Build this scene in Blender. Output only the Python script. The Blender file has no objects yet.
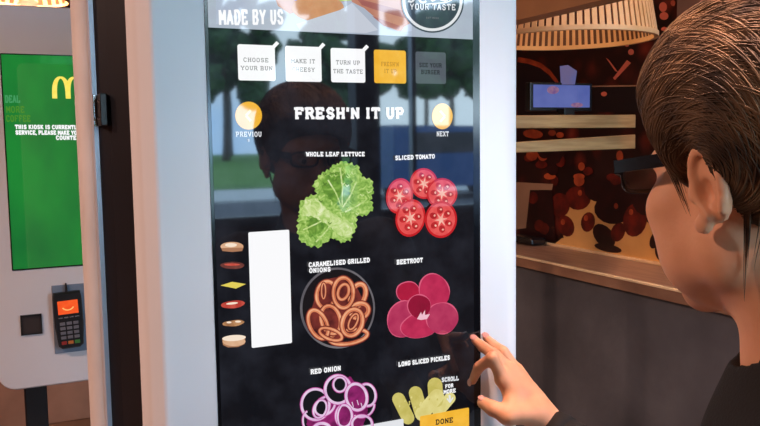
import bpy, bmesh, math, random
import numpy as np
from mathutils import Vector, Matrix
random.seed(7); PI = math.pi
S = bpy.context.scene; COL = S.collection

# ------------------------------------------------------------ camera
F_PX = 805.76; PITCH, ROLL, YAW = 0.09186, 0.014663, 0.440263
EYE = 1.5
fw = np.array([math.sin(YAW)*math.cos(PITCH), math.cos(YAW)*math.cos(PITCH), -math.sin(PITCH)])
r0 = np.array([math.cos(YAW), -math.sin(YAW), 0.0]); d0 = np.cross(fw, r0)
rt = r0*math.cos(ROLL)+d0*math.sin(ROLL); dn = -r0*math.sin(ROLL)+d0*math.cos(ROLL)
cam_d = bpy.data.cameras.new('camera'); cam = bpy.data.objects.new('camera', cam_d); COL.objects.link(cam)
cam_d.sensor_width = 36; cam_d.lens = 36*F_PX/760; cam_d.clip_start = .02; cam_d.clip_end = 500
M = Matrix.Identity(4)
for i in range(3):
    M[i][0] = rt[i]; M[i][1] = -dn[i]; M[i][2] = -fw[i]
M[2][3] = EYE
cam.matrix_world = M; S.camera = cam

def ray(x, y): return fw + rt*(x-380)/F_PX + dn*(y-213)/F_PX
def on(axis, val, x, y):
    v = ray(x, y); o = (0, 0, EYE)
    t = (val-o[axis])/v[axis]; return Vector((v[0]*t, v[1]*t, EYE+v[2]*t))
def onY(x, y, Y): return on(1, Y, x, y)
def onX(x, y, X): return on(0, X, x, y)
def onZ(x, y, Z): return on(2, Z, x, y)
def atd(x, y, d): v = ray(x, y); return Vector((v[0]*d, v[1]*d, EYE+v[2]*d))

# ------------------------------------------------------------ materials
def lin(c):
    return tuple(((v/255)/12.92 if v/255 <= .04045 else ((v/255+.055)/1.055)**2.4) for v in c)+(1,)
def mat(name, c, rough=.5, metal=0, c2=None, scale=8, bump=0, bscale=60, emit=None, es=1, spec=.5, stretch=None, detail=3, lo=.35, hi=.65):
    m = bpy.data.materials.new(name); m.use_nodes = True
    nt = m.node_tree; b = nt.nodes['Principled BSDF']; L = nt.links
    b.inputs['Roughness'].default_value = rough; b.inputs['Metallic'].default_value = metal
    b.inputs['Specular IOR Level'].default_value = spec
    tc = nt.nodes.new('ShaderNodeTexCoord'); mp = nt.nodes.new('ShaderNodeMapping'); L.new(tc.outputs['Object'], mp.inputs[0])
    if stretch: mp.inputs['Scale'].default_value = stretch
    n = nt.nodes.new('ShaderNodeTexNoise'); n.inputs['Scale'].default_value = scale; n.inputs['Detail'].default_value = detail
    L.new(mp.outputs[0], n.inputs['Vector'])
    if c2 is None: c2 = tuple(v*.94 for v in c)
    r = nt.nodes.new('ShaderNodeValToRGB'); L.new(n.outputs['Fac'], r.inputs[0])
    r.color_ramp.elements[0].color = lin(c2); r.color_ramp.elements[1].color = lin(c)
    r.color_ramp.elements[0].position = lo; r.color_ramp.elements[1].position = hi
    if emit:
        b.inputs['Base Color'].default_value = (.004, .004, .005, 1)
        L.new(r.outputs[0], b.inputs['Emission Color']); b.inputs['Emission Strength'].default_value = es
    else: L.new(r.outputs[0], b.inputs['Base Color'])
    if bump:
        n2 = nt.nodes.new('ShaderNodeTexNoise'); n2.inputs['Scale'].default_value = bscale; n2.inputs['Detail'].default_value = 4
        L.new(mp.outputs[0], n2.inputs['Vector'])
        bp = nt.nodes.new('ShaderNodeBump'); bp.inputs['Strength'].default_value = bump; bp.inputs['Distance'].default_value = .004
        L.new(n2.outputs['Fac'], bp.inputs['Height']); L.new(bp.outputs[0], b.inputs['Normal'])
    return m
def disp(name, c, c2=None, scale=60, es=1.0, **k):
    return mat(name, c, rough=.03, c2=c2 or c, scale=scale, emit=True, es=es, spec=.54, **k)

# ------------------------------------------------------------ helpers
def obj(name, bm, m, parent=None, smooth=False):
    me = bpy.data.meshes.new(name)
    if smooth:
        for f in bm.faces: f.smooth = True
    bm.to_mesh(me); bm.free()
    for x in (m if isinstance(m, (list, tuple)) else [m]): me.materials.append(x)
    o = bpy.data.objects.new(name, me); COL.objects.link(o)
    if parent:
        o.parent = parent; o.matrix_parent_inverse = parent_inv(parent)
    return o
def parent_inv(p):
    m = Matrix.Identity(4)
    q = p
    chain = []
    while q: chain.append(q); q = q.parent
    for q in reversed(chain): m = m @ q.matrix_parent_inverse @ q.matrix_basis
    return m.inverted()
def empty(name, loc): 
    o = bpy.data.objects.new(name, None); o.empty_display_size = .05; COL.objects.link(o); o.location = loc; return o
def tag(o, label, cat, group=None):
    o['label'] = label; o['category'] = cat
    if group: o['group'] = group
    return o
def struct(o): o['kind'] = 'structure'; return o
def box(bm, x0, x1, y0, y1, z0, z1, bev=0, seg=2, mi=0, mtx=None):
    r = bmesh.ops.create_cube(bm, size=1)
    vs = r['verts']
    for v in vs:
        v.co = Vector(((x0+x1)/2+v.co.x*(x1-x0), (y0+y1)/2+v.co.y*(y1-y0), (z0+z1)/2+v.co.z*(z1-z0)))
    fs = set(f for v in vs for f in v.link_faces)
    if bev:
        es = list(set(e for v in vs for e in v.link_edges))
        rr = bmesh.ops.bevel(bm, geom=es, offset=bev, segments=seg, affect='EDGES', profile=.5)
        vs = list(set(v for f in rr['faces'] for v in f.verts)|set(v for v in vs if v.is_valid))
    if mtx is not None:
        for v in vs: v.co = mtx @ v.co
    if mi:
        for v in vs:
            for f in v.link_faces: f.material_index = mi
    return vs
def B(*a, **k):
    bm = bmesh.new(); box(bm, *a, **k); return bm
def cyl(bm, p, q, r, r2=None, seg=20, caps=True):
    p = Vector(p); q = Vector(q); d = q-p
    rot = d.to_track_quat('Z', 'Y').to_matrix().to_4x4()
    bmesh.ops.create_cone(bm, cap_ends=caps, segments=seg, radius1=r, radius2=r if r2 is None else r2, depth=d.length,
                          matrix=Matrix.Translation((p+q)/2) @ rot)
def tube(bm, pts, r, seg=10):
    pts = [Vector(p) for p in pts]; rings = []
    for i, p in enumerate(pts):
        d = (pts[min(i+1, len(pts)-1)]-pts[max(i-1, 0)]).normalized()
        q = d.to_track_quat('Z', 'Y')
        rr = r[i] if isinstance(r, (list, tuple)) else r
        rings.append([bm.verts.new(p+q @ Vector((rr*math.cos(a*2*PI/seg), rr*math.sin(a*2*PI/seg), 0))) for a in range(seg)])
    for a, b in zip(rings, rings[1:]):
        for k in range(seg): bm.faces.new((a[k], a[(k+1) % seg], b[(k+1) % seg], b[k]))
    bm.faces.new(rings[0][::-1]); bm.faces.new(rings[-1])
def rrect(x0, x1, z0, z1, r, n=8):
    out = []
    for cx, cz, a0 in ((x1-r, z1-r, 0), (x0+r, z1-r, 90), (x0+r, z0+r, 180), (x1-r, z0+r, 270)):
        for i in range(n+1):
            a = math.radians(a0+90*i/n); out.append((cx+r*math.cos(a), cz+r*math.sin(a)))
    return out
def loft(bm, sections, cap0=True, cap1=True):     # sections: list of (y, [(x,z)...])
    rings = [[bm.verts.new((x, y, z)) for x, z in pts] for y, pts in sections]
    for a, b in zip(rings, rings[1:]):
        n = len(a)
        for k in range(n): bm.faces.new((a[k], b[k], b[(k+1) % n], a[(k+1) % n]))
    if cap0: bm.faces.new(rings[0])
    if cap1: bm.faces.new(rings[-1][::-1])

# flat layered pictures shown on a screen
class Pic:
    def __init__(s, Y, step=.00006): s.Y = Y; s.step = step; s.bm = bmesh.new(); s.mats = []; s.k = 0
    def mi(s, m):
        if m not in s.mats: s.mats.append(m)
        return s.mats.index(m)
    def poly(s, m, pts, world=False):
        y = s.Y-s.step*s.k; s.k += 1
        vs = []
        for p in pts:
            c = Vector((p[0], y, p[1])) if world else onY(p[0], p[1], y)
            vs.append(s.bm.verts.new(c))
        f = s.bm.faces.new(vs); f.material_index = s.mi(m); f.normal_update()
        if f.normal.y > 0: f.normal_flip()
        bmesh.ops.triangulate(s.bm, faces=[f])
    def ell(s, m, cx, cy, rx, ry, rot=0, n=28, wob=0):
        c, q = math.cos(math.radians(rot)), math.sin(math.radians(rot)); ph = random.random()*6
        pts = []
        for i in range(n):
            a = 2*PI*i/n; w = 1+wob*math.sin(3*a+ph)+wob*.6*math.sin(5*a+2*ph)
            u, v = rx*math.cos(a)*w, ry*math.sin(a)*w; pts.append((cx+u*c-v*q, cy+u*q+v*c))
        s.poly(m, pts)
    def ring(s, m, cx, cy, rx, ry, w, rot=0, a0=0, a1=360, n=36):
        y = s.Y-s.step*s.k; s.k += 1
        c, q = math.cos(math.radians(rot)), math.sin(math.radians(rot)); prev = None
        for i in range(n+1):
            a = math.radians(a0+(a1-a0)*i/n); pr = []
            for k in (0, -w):
                u, v = (rx+k)*math.cos(a), (ry+k)*math.sin(a)
                pr.append(s.bm.verts.new(onY(cx+u*c-v*q, cy+u*q+v*c, y)))
            if prev:
                f = s.bm.faces.new((prev[0], pr[0], pr[1], prev[1])); f.material_index = s.mi(m); f.normal_update()
                if f.normal.y > 0: f.normal_flip()
            prev = pr
    def line(s, m, pts, w):
        for a, b in zip(pts, pts[1:]):
            d = Vector((b[0]-a[0], b[1]-a[1])); n = Vector((-d.y, d.x)).normalized()*w/2
            s.poly(m, [(a[0]+n.x, a[1]+n.y), (b[0]+n.x, b[1]+n.y), (b[0]-n.x, b[1]-n.y), (a[0]-n.x, a[1]-n.y)])
    def done(s, name, parent): return obj(name, s.bm, s.mats, parent)

# slab lettering: strokes (x0,y0,x1,y1) in a unit box; 's' points get a slab serif
GL = {
 'A': ([(.12,0,.5,1),(.5,1,.88,0),(.25,.32,.75,.32)], [(.12,0),(.88,0)]), 'B': ([(.2,0,.2,1),(.2,1,.7,1),(.7,1,.8,.78),(.8,.78,.65,.52),(.2,.52,.65,.52),(.65,.52,.85,.28),(.85,.28,.7,0),(.2,0,.7,0)], [(.15,0),(.15,1)]),
 'C': ([(.85,.8,.65,1),(.65,1,.35,1),(.35,1,.15,.75),(.15,.75,.15,.25),(.15,.25,.35,0),(.35,0,.65,0),(.65,0,.85,.2)], []), 'D': ([(.2,0,.2,1),(.2,1,.6,1),(.6,1,.85,.7),(.85,.7,.85,.3),(.85,.3,.6,0),(.2,0,.6,0)], [(.15,0),(.15,1)]),
 'E': ([(.2,0,.2,1),(.2,1,.82,1),(.2,.5,.68,.5),(.2,0,.82,0),(.82,0,.82,.2),(.82,1,.82,.8)], [(.15,0),(.15,1)]), 'F': ([(.22,0,.22,1),(.22,1,.85,1),(.22,.5,.7,.5),(.85,1,.85,.8)], [(.25,0),(.15,1)]),
 'G': ([(.85,.8,.65,1),(.65,1,.35,1),(.35,1,.15,.75),(.15,.75,.15,.25),(.15,.25,.35,0),(.35,0,.65,0),(.65,0,.85,.2),(.85,.2,.85,.45),(.85,.45,.55,.45)], []), 'H': ([(.2,0,.2,1),(.8,0,.8,1),(.2,.5,.8,.5)], [(.2,0),(.2,1),(.8,0),(.8,1)]),
 'I': ([(.5,0,.5,1)], [(.5,0),(.5,1)]), 'K': ([(.2,0,.2,1),(.2,.45,.8,1),(.4,.6,.85,0)], [(.2,0),(.2,1),(.8,1),(.85,0)]), 'L': ([(.2,0,.2,1),(.2,0,.82,0),(.82,0,.82,.25)], [(.2,1),(.15,0)]),
 'M': ([(.12,0,.12,1),(.12,1,.5,.35),(.5,.35,.88,1),(.88,1,.88,0)], [(.12,0),(.88,0)]), 'N': ([(.18,0,.18,1),(.18,1,.82,0),(.82,0,.82,1)], [(.18,0),(.82,1)]), 'O': ([(.35,1,.65,1),(.35,1,.15,.75),(.15,.75,.15,.25),(.15,.25,.35,0),(.35,0,.65,0),(.65,0,.85,.25),(.85,.25,.85,.75),(.85,.75,.65,1)], []),
 'P': ([(.22,0,.22,1),(.22,1,.7,1),(.7,1,.85,.75),(.85,.75,.7,.45),(.22,.45,.7,.45)], [(.22,0),(.15,1)]), 'R': ([(.2,0,.2,1),(.2,1,.7,1),(.7,1,.82,.75),(.82,.75,.7,.5),(.2,.5,.7,.5),(.55,.5,.85,0)], [(.2,0),(.15,1),(.85,0)]),
 'S': ([(.82,.78,.65,1),(.65,1,.35,1),(.35,1,.18,.78),(.18,.78,.3,.56),(.3,.56,.7,.44),(.7,.44,.83,.22),(.83,.22,.65,0),(.65,0,.35,0),(.35,0,.17,.22)], []), 'T': ([(.5,0,.5,1),(.12,1,.88,1),(.12,1,.12,.8),(.88,1,.88,.8)], [(.5,0)]),
 'U': ([(.2,1,.2,.25),(.2,.25,.38,0),(.38,0,.62,0),(.62,0,.8,.25),(.8,.25,.8,1)], [(.2,1),(.8,1)]), 'V': ([(.12,1,.5,0),(.5,0,.88,1)], [(.12,1),(.88,1)]), 'W': ([(.08,1,.28,0),(.28,0,.5,.8),(.5,.8,.72,0),(.72,0,.92,1)], [(.08,1),(.92,1)]),
 'X': ([(.15,0,.85,1),(.15,1,.85,0)], [(.15,0),(.15,1),(.85,0),(.85,1)]), 'Y': ([(.12,1,.5,.45),(.88,1,.5,.45),(.5,.45,.5,0)], [(.12,1),(.88,1),(.5,0)]), 'Z': ([(.15,1,.85,1),(.85,1,.15,0),(.15,0,.85,0)], []),
 "'": ([(.5,1.05,.45,.75)], []), ',': ([(.5,.05,.4,-.2)], []), '-': ([(.3,.5,.7,.5)], []),
}
NARROW = {"'": .45, 'I': .6, ' ': .5, ',': .4}
def text(name, s, x0, y0, x1, y1, h, m, parent, Y, wt=.2, slab=True):
    """s written from pixel (x0,y0) baseline-left to (x1,y1) baseline-right, h pixels tall, on the plane y=Y"""
    bm = bmesh.new()
    a = onY(x0, y0, Y); b = onY(x1, y1, Y); t = onY(x0, y0-h, Y)
    H = (t-a).length; W = sum(NARROW.get(c, 1) for c in s); ux = (b.x-a.x)/W; dz = (b.z-a.z)/W
    u = 0; lw = wt*H
    def quad(p, q, w, ext):
        d = q-p; l = d.length
        if l < 1e-9: return
        d /= l; n = Vector((-d.z, 0, d.x))*w/2; p = p-d*ext; q = q+d*ext
        vs = [bm.verts.new(v) for v in (p+n, q+n, q-n, p-n)]
        f = bm.faces.new(vs); f.normal_update()
        if f.normal.y > 0: f.normal_flip()
    for c in s:
        w = NARROW.get(c, 1)
        if c in GL:
            st, sf = GL[c]
            def P(gx, gy):
                gx = (.5+(gx-.5)*(.86 if w == 1 else 1)/1) if w == 1 else gx
                return Vector((a.x+ux*(u+w*gx), Y, a.z+dz*(u+w*gx)+gy*(H-lw)+lw/2))
            for g in st: quad(P(g[0], g[1]), P(g[2], g[3]), lw, lw*.25)
            if slab:
                for gx, gy in sf:
                    p = P(gx, gy); sw = ux*.17
                    quad(p-Vector((sw, 0, 0)), p+Vector((sw, 0, 0)), lw*.8, 0)
        u += w
    return obj(name, bm, m, parent)

# ------------------------------------------------------------ palette
M_panel = mat('kiosk_white_enamel', (236, 238, 242), rough=.32, c2=(230, 233, 238), scale=3)
M_side = mat('kiosk_side_white', (228, 222, 220), rough=.4)
M_body = mat('kiosk_black_body', (13, 17, 26), rough=.5, spec=.25)
M_edge = mat('kiosk_edge_metal', (196, 206, 222), rough=.35, metal=.2)
M_bezel = mat('bezel_black', (12, 13, 18), rough=.12)
M_chrome = mat('screw_steel', (190, 190, 195), rough=.25, metal=1)
M_dark = mat('black_plastic', (22, 22, 25), rough=.4)
M_wood = mat('pale_oak', (205, 165, 112), rough=.45, c2=(176, 132, 84), scale=6, stretch=(1.2, 1.2, 14), detail=6)
M_wood2 = mat('ledge_oak', (168, 130, 104), rough=.4, c2=(142, 106, 84), scale=6, stretch=(14, 1.2, 3), detail=6)
M_conc = mat('grey_concrete', (104, 106, 112), rough=.65, c2=(76, 78, 84), scale=3.2, bump=.3, bscale=30, detail=7)
M_floor = mat('brown_floor_tile', (120, 92, 74), rough=.35, c2=(96, 72, 58), scale=3, bump=.1)
M_ceil = mat('ceiling_paint', (120, 100, 84), rough=.8)
M_wallw = mat('warm_wall', (128, 92, 68), rough=.7, c2=(108, 76, 56), scale=2)
M_walld = mat('dark_maroon_wall', (78, 36, 26), rough=.55, c2=(50, 26, 22), scale=4)
M_frame = mat('window_frame_metal', (150, 155, 160), rough=.35, metal=.5)
M_dframe = mat('dark_column', (40, 40, 44), rough=.5)

# ------------------------------------------------------------ the kiosks
def kiosk_shell(root, X0, X1, Y0, z0, z1, flare):
    r = .035
    def sec(dx, inset=0): return rrect(X0-dx+inset, X1+dx-inset, z0+inset-dx*0, z1-inset, max(r-inset*.6, .008))
    bm = bmesh.new()
    loft(bm, [(Y0, sec(0, .006)), (Y0+.0025, sec(0, .002)), (Y0+.007, sec(0)), (Y0+.03, sec(flare*.45)), (Y0+.06, sec(flare))])
    for f in bm.faces:
        if abs(f.normal.y) < .8: f.smooth = True
    obj('front_panel', bm, M_panel, root)
# kiosk in front
KY = 1.0612
def k1(): 
    root = empty('ordering_kiosk', (.46, KY+.12, 0))
    tag(root, 'large white ordering kiosk in front with the food picture touch screen', 'kiosk')
    X0 = .181; X1 = .7425; z0 = EYE-.86; z1 = EYE+.42
    kiosk_shell(root, X0, X1, KY, z0, z1, .020)
    bm = bmesh.new(); loft(bm, [(KY+.0602, rrect(X0-.010, X1+.010, z0+.02, z1-.02, .03)), (KY+.155, rrect(X0-.034, X1+.034, z0+.02, z1-.02, .03)), (KY+.19, rrect(X0-.046, X1+.046, z0+.02, z1-.02, .03))])
    obj('body', bm, M_body, root)
    bm = bmesh.new(); loft(bm, [(KY+.1902, rrect(X0-.0525, X1+.0525, z0, z1, .035)), (KY+.2, rrect(X0-.0545, X1+.0545, z0, z1, .035))])
    obj('edge_trim', bm, M_edge, root)
    bm = bmesh.new(); loft(bm, [(KY+.2002, rrect(X0-.0535, X1+.0535, z0, z1, .035)), (KY+.235, rrect(X0-.068, X1+.068, z0, z1, .035)), (KY+.262, rrect(X0-.071, X1+.071, z0+.004, z1-.004, .035)), (KY+.268, rrect(X0-.064, X1+.064, z0+.01, z1-.01, .03))])
    o = obj('back_shell', bm, M_side, root, smooth=True)
    # latch plates on the left side
    for zc, hh in ((onY(92, 110, KY+.175).z, .034), (onY(104, 447, KY+.175).z, .034)):
        xL = X0-.043
        bm = bmesh.new()
        box(bm, xL-.004, xL+.006, KY+.150, KY+.197, zc-hh/2-.006, zc+hh/2+.006, bev=.0015)
        lp = obj('latch', bm, M_dark, root)
        obj('latch_lip', B(xL-.0095, xL-.0042, KY+.188, KY+.1975, zc-hh/2-.006, zc+hh/2+.006, bev=.0008), M_chrome, lp)
        for s in (-1, 1):
            bm = bmesh.new(); cyl(bm, (xL-.0041, KY+.163, zc+s*hh*.36), (xL-.0065, KY+.163, zc+s*hh*.36), .0022, .0016, 12)
            obj('screw', bm, M_chrome, lp)
    bm = bmesh.new(); box(bm, .40, .52, KY+.09, KY+.17, .03, z0+.03, bev=.006); obj('post', bm, M_dark, root)
    bm = bmesh.new(); box(bm, .26, .66, KY-.02, KY+.28, 0, .03, bev=.006); obj('base_plate', bm, M_dark, root)
    return root, X0, X1, z0, z1
K1, X0, X1, kz0, kz1 = k1()
# screen
BY = KY-.0015
xb0 = onY(209.2, 150, BY).x; xb1 = onY(480, 150, BY).x
sz1 = EYE+.255; sz0 = EYE-.463
bm = bmesh.new(); loft(bm, [(BY, rrect(xb0, xb1, sz0-.012, sz1+.012, .006)), (BY+.0035, rrect(xb0, xb1, sz0-.012, sz1+.012, .006))])
obj('bezel', bm, M_bezel, K1)
SY = BY-.0006
D_bg = disp('display_black', (34, 36, 44), (14, 15, 20), scale=22, detail=6, lo=.42, hi=.75)
xs0 = onY(212.5, 150, SY).x; xs1 = onY(473.2, 150, SY).x
SCR = obj('screen', B(xs0, xs1, SY, SY+.0005, sz0, sz1), D_bg, K1)
GY = SY-.00025
W_ = disp('display_white', (250, 250, 252)); W2 = disp('display_offwhite', (226, 228, 232)); YEL = disp('display_amber', (246, 188, 62), (240, 178, 50)); YELt = disp('display_pale_amber', (255, 225, 150))
GRYT = disp('display_grey', (84, 90, 100)); GTX = disp('tile_text_grey', (120, 122, 124)); BLK = disp('display_ink', (20, 22, 26)); AMT = disp('amber_text', (190, 138, 50))
# banner
p = Pic(GY)
ban = disp('banner_pale', (178, 186, 200), (166, 176, 192), scale=8)
yb0 = onY(316, 32.3, GY).z
p.poly(ban, [(xs0, yb0), (xs1, yb0), (xs1, sz1-.001), (xs0, sz1-.001)], world=True)
skin1 = disp('picture_skin', (200, 142, 118), (184, 124, 102), scale=30); skin2 = disp('picture_skin_shade', (178, 112, 100), (160, 96, 90), scale=30)
bun = disp('picture_bun', (212, 152, 108), (196, 136, 94), scale=40); grn = disp('picture_leaf', (196, 206, 120), (170, 190, 100), scale=60)
cuff = disp('picture_cloth', (188, 196, 212), (172, 182, 202), scale=20); prp = disp('picture_onion', (170, 140, 190))
p.poly(cuff, [(216, -25), (290, -25), (300, 8), (262, 20), (216, 24)])
p.poly(skin1, [(268, -20), (300, -24), (316, -5), (306, 8), (290, 14), (278, 6)])
p.ell(prp, 322, -2, 30, 6); p.ell(grn, 330, -4, 34, 6, wob=.06)
p.ell(bun, 318, 8, 26, 13.5); p.ell(disp('picture_bun_top', (216, 170, 116), (200, 146, 92), scale=40), 322, -16, 36, 14)
p.poly(disp('picture_paper', (196, 202, 214)), [(296, 24), (340, 10), (352, 3), (378, 30), (366, 33), (300, 31)])
p.poly(skin1, [(346, -22), (410, -24), (412, 30), (398, 31), (384, 25), (364, 8), (352, 2)])
p.poly(skin2, [(356, -2), (408, 12), (408, 19), (376, 10), (362, 5)])
p.poly(skin2, [(372, 16), (400, 26), (399, 30), (384, 26)])
p.poly(cuff, [(404, 27), (412, 22), (412, 31), (400, 33)])
p.done('banner_picture', SCR)
text('banner_text', 'MADE BY US', 219, 25.5, 284, 24.5, 16, W_, SCR, GY-.0012, wt=.16, slab=False)
p = Pic(GY-.0013)
lg = disp('logo_slate', (56, 66, 78), (50, 58, 70), scale=10)
p.ell(lg, 432.5, 1, 31.5, 31.8, n=56); p.ell(W2, 432.5, 1, 30, 30.2, n=56); p.ell(lg, 432.5, 1, 27.2, 27.4, n=56)
p.ring(W2, 423, -2, 5, 5.5, 2, a0=200, a1=40); p.line(W2, [(408, 1), (412, 2), (416, -4)], 2.2); p.line(W2, [(430, -8), (432, 1), (437, -2)], 2.2); p.line(W2, [(440, -1), (446, 1), (450, -6)], 2.2); p.line(W2, [(428, 4), (446, 2.5), (452, 0)], 1.0)
p.done('logo_badge', SCR)
text('logo_text', 'CREATE', 411, -3, 453, -2, 13, W2, SCR, GY-.003, wt=.18)
text('logo_text', 'YOUR TASTE', 409.5, 9.8, 456, 10.4, 6.5, W2, SCR, GY-.003, wt=.17, slab=False)
text('logo_text', 'EST MENU', 426, 18.6, 439, 19, 1.8, GTX, SCR, GY-.003, wt=.16, slab=False)
# step tiles
def tile(x0, x1, y0l, y0r, y1, m, lines, tm, tick=True):
    p = Pic(GY-.0002)
    a = onY(x0, (y0l+y0r)/2, p.Y); b = onY(x1, y1, p.Y)
    za = a.z; zb = b.z
    p.poly(m, rrect(a.x, b.x, zb, za, .003, 4), world=True)
    if tick: p.line(m, [(x1-3.5, y0r+3.5), (x1+2.2, y0r-2.6)], 3.6)
    o = p.done('step_tile', SCR)
    for s, lx0, lx1, ly in lines:
        text('tile_text', s, lx0, ly, lx1, ly+.6, 4.3, tm, o, GY-.0008, wt=.15)
tile(237.3, 275.6, 43.3, 44.9, 81, W_, [('CHOOSE', 243, 269, 61.8), ('YOUR BUN', 240.5, 273, 70)], GTX)
tile(285, 321.8, 45, 46.4, 82, W_, [('MAKE IT', 291, 315.5, 63), ('CHEESY', 292, 315, 71.4)], GTX)
tile(330.5, 365.4, 47.2, 48.4, 82.8, W_, [('TURN UP', 335.5, 360.5, 64.4), ('THE TASTE', 333, 363.2, 73.2)], GTX)
tile(373.8, 406.2, 48.8, 50.2, 83.6, YEL, [("FRESH'N", 381, 399, 66), ('IT UP', 384, 397, 73)], AMT, tick=False)
tile(415.4, 446, 50.8, 52, 84, GRYT, [('SEE YOUR', 419, 442, 67), ('BURGER', 421, 440, 74)], AMT if False else BLK, tick=False)
# round buttons
for cx, cy, rx, ry, dr, (t, tx0, tx1, ty) in ((248.6, 115.6, 13.4, 14, -1, ('PREVIOU', 235.5, 262, 136.8)), (442.3, 116.3, 10.4, 13, 1, ('NEXT', 436.5, 449, 136.4))):
    p = Pic(GY-.0002); p.ell(YEL, cx, cy, rx, ry, n=48)
    p.line(YELt, [(cx-dr*2.2, cy-5.5), (cx+dr*2.6, cy), (cx-dr*2.2, cy+5.5)], 2.6)
    o = p.done('arrow_button', SCR); text('button_text', t, tx0, ty, tx1, ty, 5.2, W2, o, GY-.0008, wt=.17)
text('button_text', 'S', 247.3, 141.6, 250, 141.6, 2.6, W2, SCR, GY-.0008)
text('title_text', "FRESH'N IT UP", 294, 119.6, 404.5, 119, 12.6, W_, SCR, GY-.0004, wt=.25)
for s, x0, y0, x1, y1, h in (('WHOLE LEAF LETTUCE', 306, 156.6, 365, 156.4, 4.8), ('SLICED TOMATO', 395, 160.4, 435, 158.6, 4.8), ('CARAMELISED GRILLED', 308.6, 267.6, 370, 262.4, 5.2), ('ONIONS', 309, 273.2, 331, 271.6, 5),
        ('BEETROOT', 396.6, 264.8, 423, 262.4, 5), ('RED ONION', 310.5, 374.6, 341, 370.6, 5.2), ('LONG SLICED PICKLES', 398.3, 367, 450, 359.8, 5),
        ('SCROLL', 441.5, 382.4, 459, 380.4, 4.8), ('FOR', 445, 388.6, 453.5, 387.2, 4), ('MORE', 443.5, 394.2, 456, 392.4, 4.2)):
    text('caption_text', s, x0, y0, x1, y1, h, W_ if 'SCR' not in s else W2, SCR, GY-.0035, wt=.23)
p = Pic(GY-.0035); p.line(W2, [(449.5, 395), (450, 401)], 2); p.line(W2, [(447, 398.5), (450, 402.5), (453, 397.5)], 1.2); p.done('scroll_arrow', SCR)
# lettuce
def vor(name, cols, scale, rand=.9, es=1.0):
    m = disp(name, cols[0], es=es); nt = m.node_tree; L = nt.links
    rp = [n for n in nt.nodes if n.type == 'VALTORGB'][0]; no = [n for n in nt.nodes if n.type == 'TEX_NOISE'][0]
    no.inputs['Scale'].default_value = scale; no.inputs['Detail'].default_value = 8; no.inputs['Distortion'].default_value = 2.2
    rp.color_ramp.elements[0].color = lin(cols[1]); rp.color_ramp.elements[0].position = .32
    rp.color_ramp.elements[1].color = lin(cols[2]); rp.color_ramp.elements[1].position = .72
    e = rp.color_ramp.elements.new(.52); e.color = lin(cols[0]); return m
Lg = vor('lettuce_green', [(150, 190, 90), (104, 150, 56), (200, 224, 136)], 90)
Lg2 = vor('lettuce_deep', [(112, 158, 60), (78, 122, 44), (150, 190, 90)], 60)
Lw = vor('lettuce_rib', [(196, 218, 140), (160, 196, 100), (228, 238, 190)], 70)
def ruffle(pts, n=7, amp=1.7):
    out = []; N = len(pts)
    for i in range(N):
        a = Vector(pts[i]); b = Vector(pts[(i+1) % N]); d = b-a; nn = Vector((d.y, -d.x)).normalized()
        k = max(2, int(d.length/1.6))
        for j in range(k):
            t = j/k; out.append(tuple(a+d*t+nn*(math.sin((i*3.1+j)*1.9)*amp*.6+random.uniform(-.8, .8)*amp*.6)))
    return out
p = Pic(GY-.0002)
p.poly(Lg, ruffle([(345, 161), (358, 166), (362, 176), (372, 180), (374, 190), (371, 200), (374, 208), (366, 216), (357, 216), (356, 228), (350, 240), (341, 243), (333, 238), (326, 242), (318, 247), (308, 246), (299, 240), (297, 228), (299, 214), (299, 202), (308, 196), (316, 194), (313, 184), (319, 175), (330, 168), (337, 163)]))
p.poly(Lg2, ruffle([(325, 176), (342, 170), (352, 180), (350, 196), (341, 206), (330, 200), (322, 190)], amp=1.2))
p.poly(Lg2, ruffle([(306, 222), (318, 214), (330, 220), (322, 232), (310, 238)], amp=1.0))
p.poly(Lg, ruffle([(356, 178), (366, 184), (368, 200), (358, 210), (350, 200)], amp=1.2))
p.poly(Lw, ruffle([(304, 200), (316, 198), (330, 212), (345, 220), (354, 224), (351, 238), (340, 236), (326, 224), (312, 216), (302, 216)], amp=.8))
for a, b in (((340, 168), (342, 205)), ((328, 180), (341, 206)), ((356, 182), (343, 207)), ((366, 200), (345, 212)), ((303, 230), (330, 216)), ((316, 242), (334, 220)), ((345, 238), (340, 212))):
    mid = ((a[0]+b[0])/2+1.5, (a[1]+b[1])/2); p.line(Lw, [a, mid, b], 1.4)
Ld = disp('lettuce_shadow', (70, 104, 38), (86, 122, 48))
for i in range(34):
    a = random.uniform(0, 6.28); rr = random.uniform(.45, 1); cx = 336+rr*34*math.cos(a); cy = 200+rr*34*math.sin(a)
    if cx < 318 and cy < 195: continue
    if cx > 352 and cy > 216: continue
    p.line(random.choice((Ld, Lw, Lw)), [(cx-1.6, cy-1), (cx, cy+1.2), (cx+2, cy-.6)], .8)
p.done('lettuce_picture', SCR)
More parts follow.
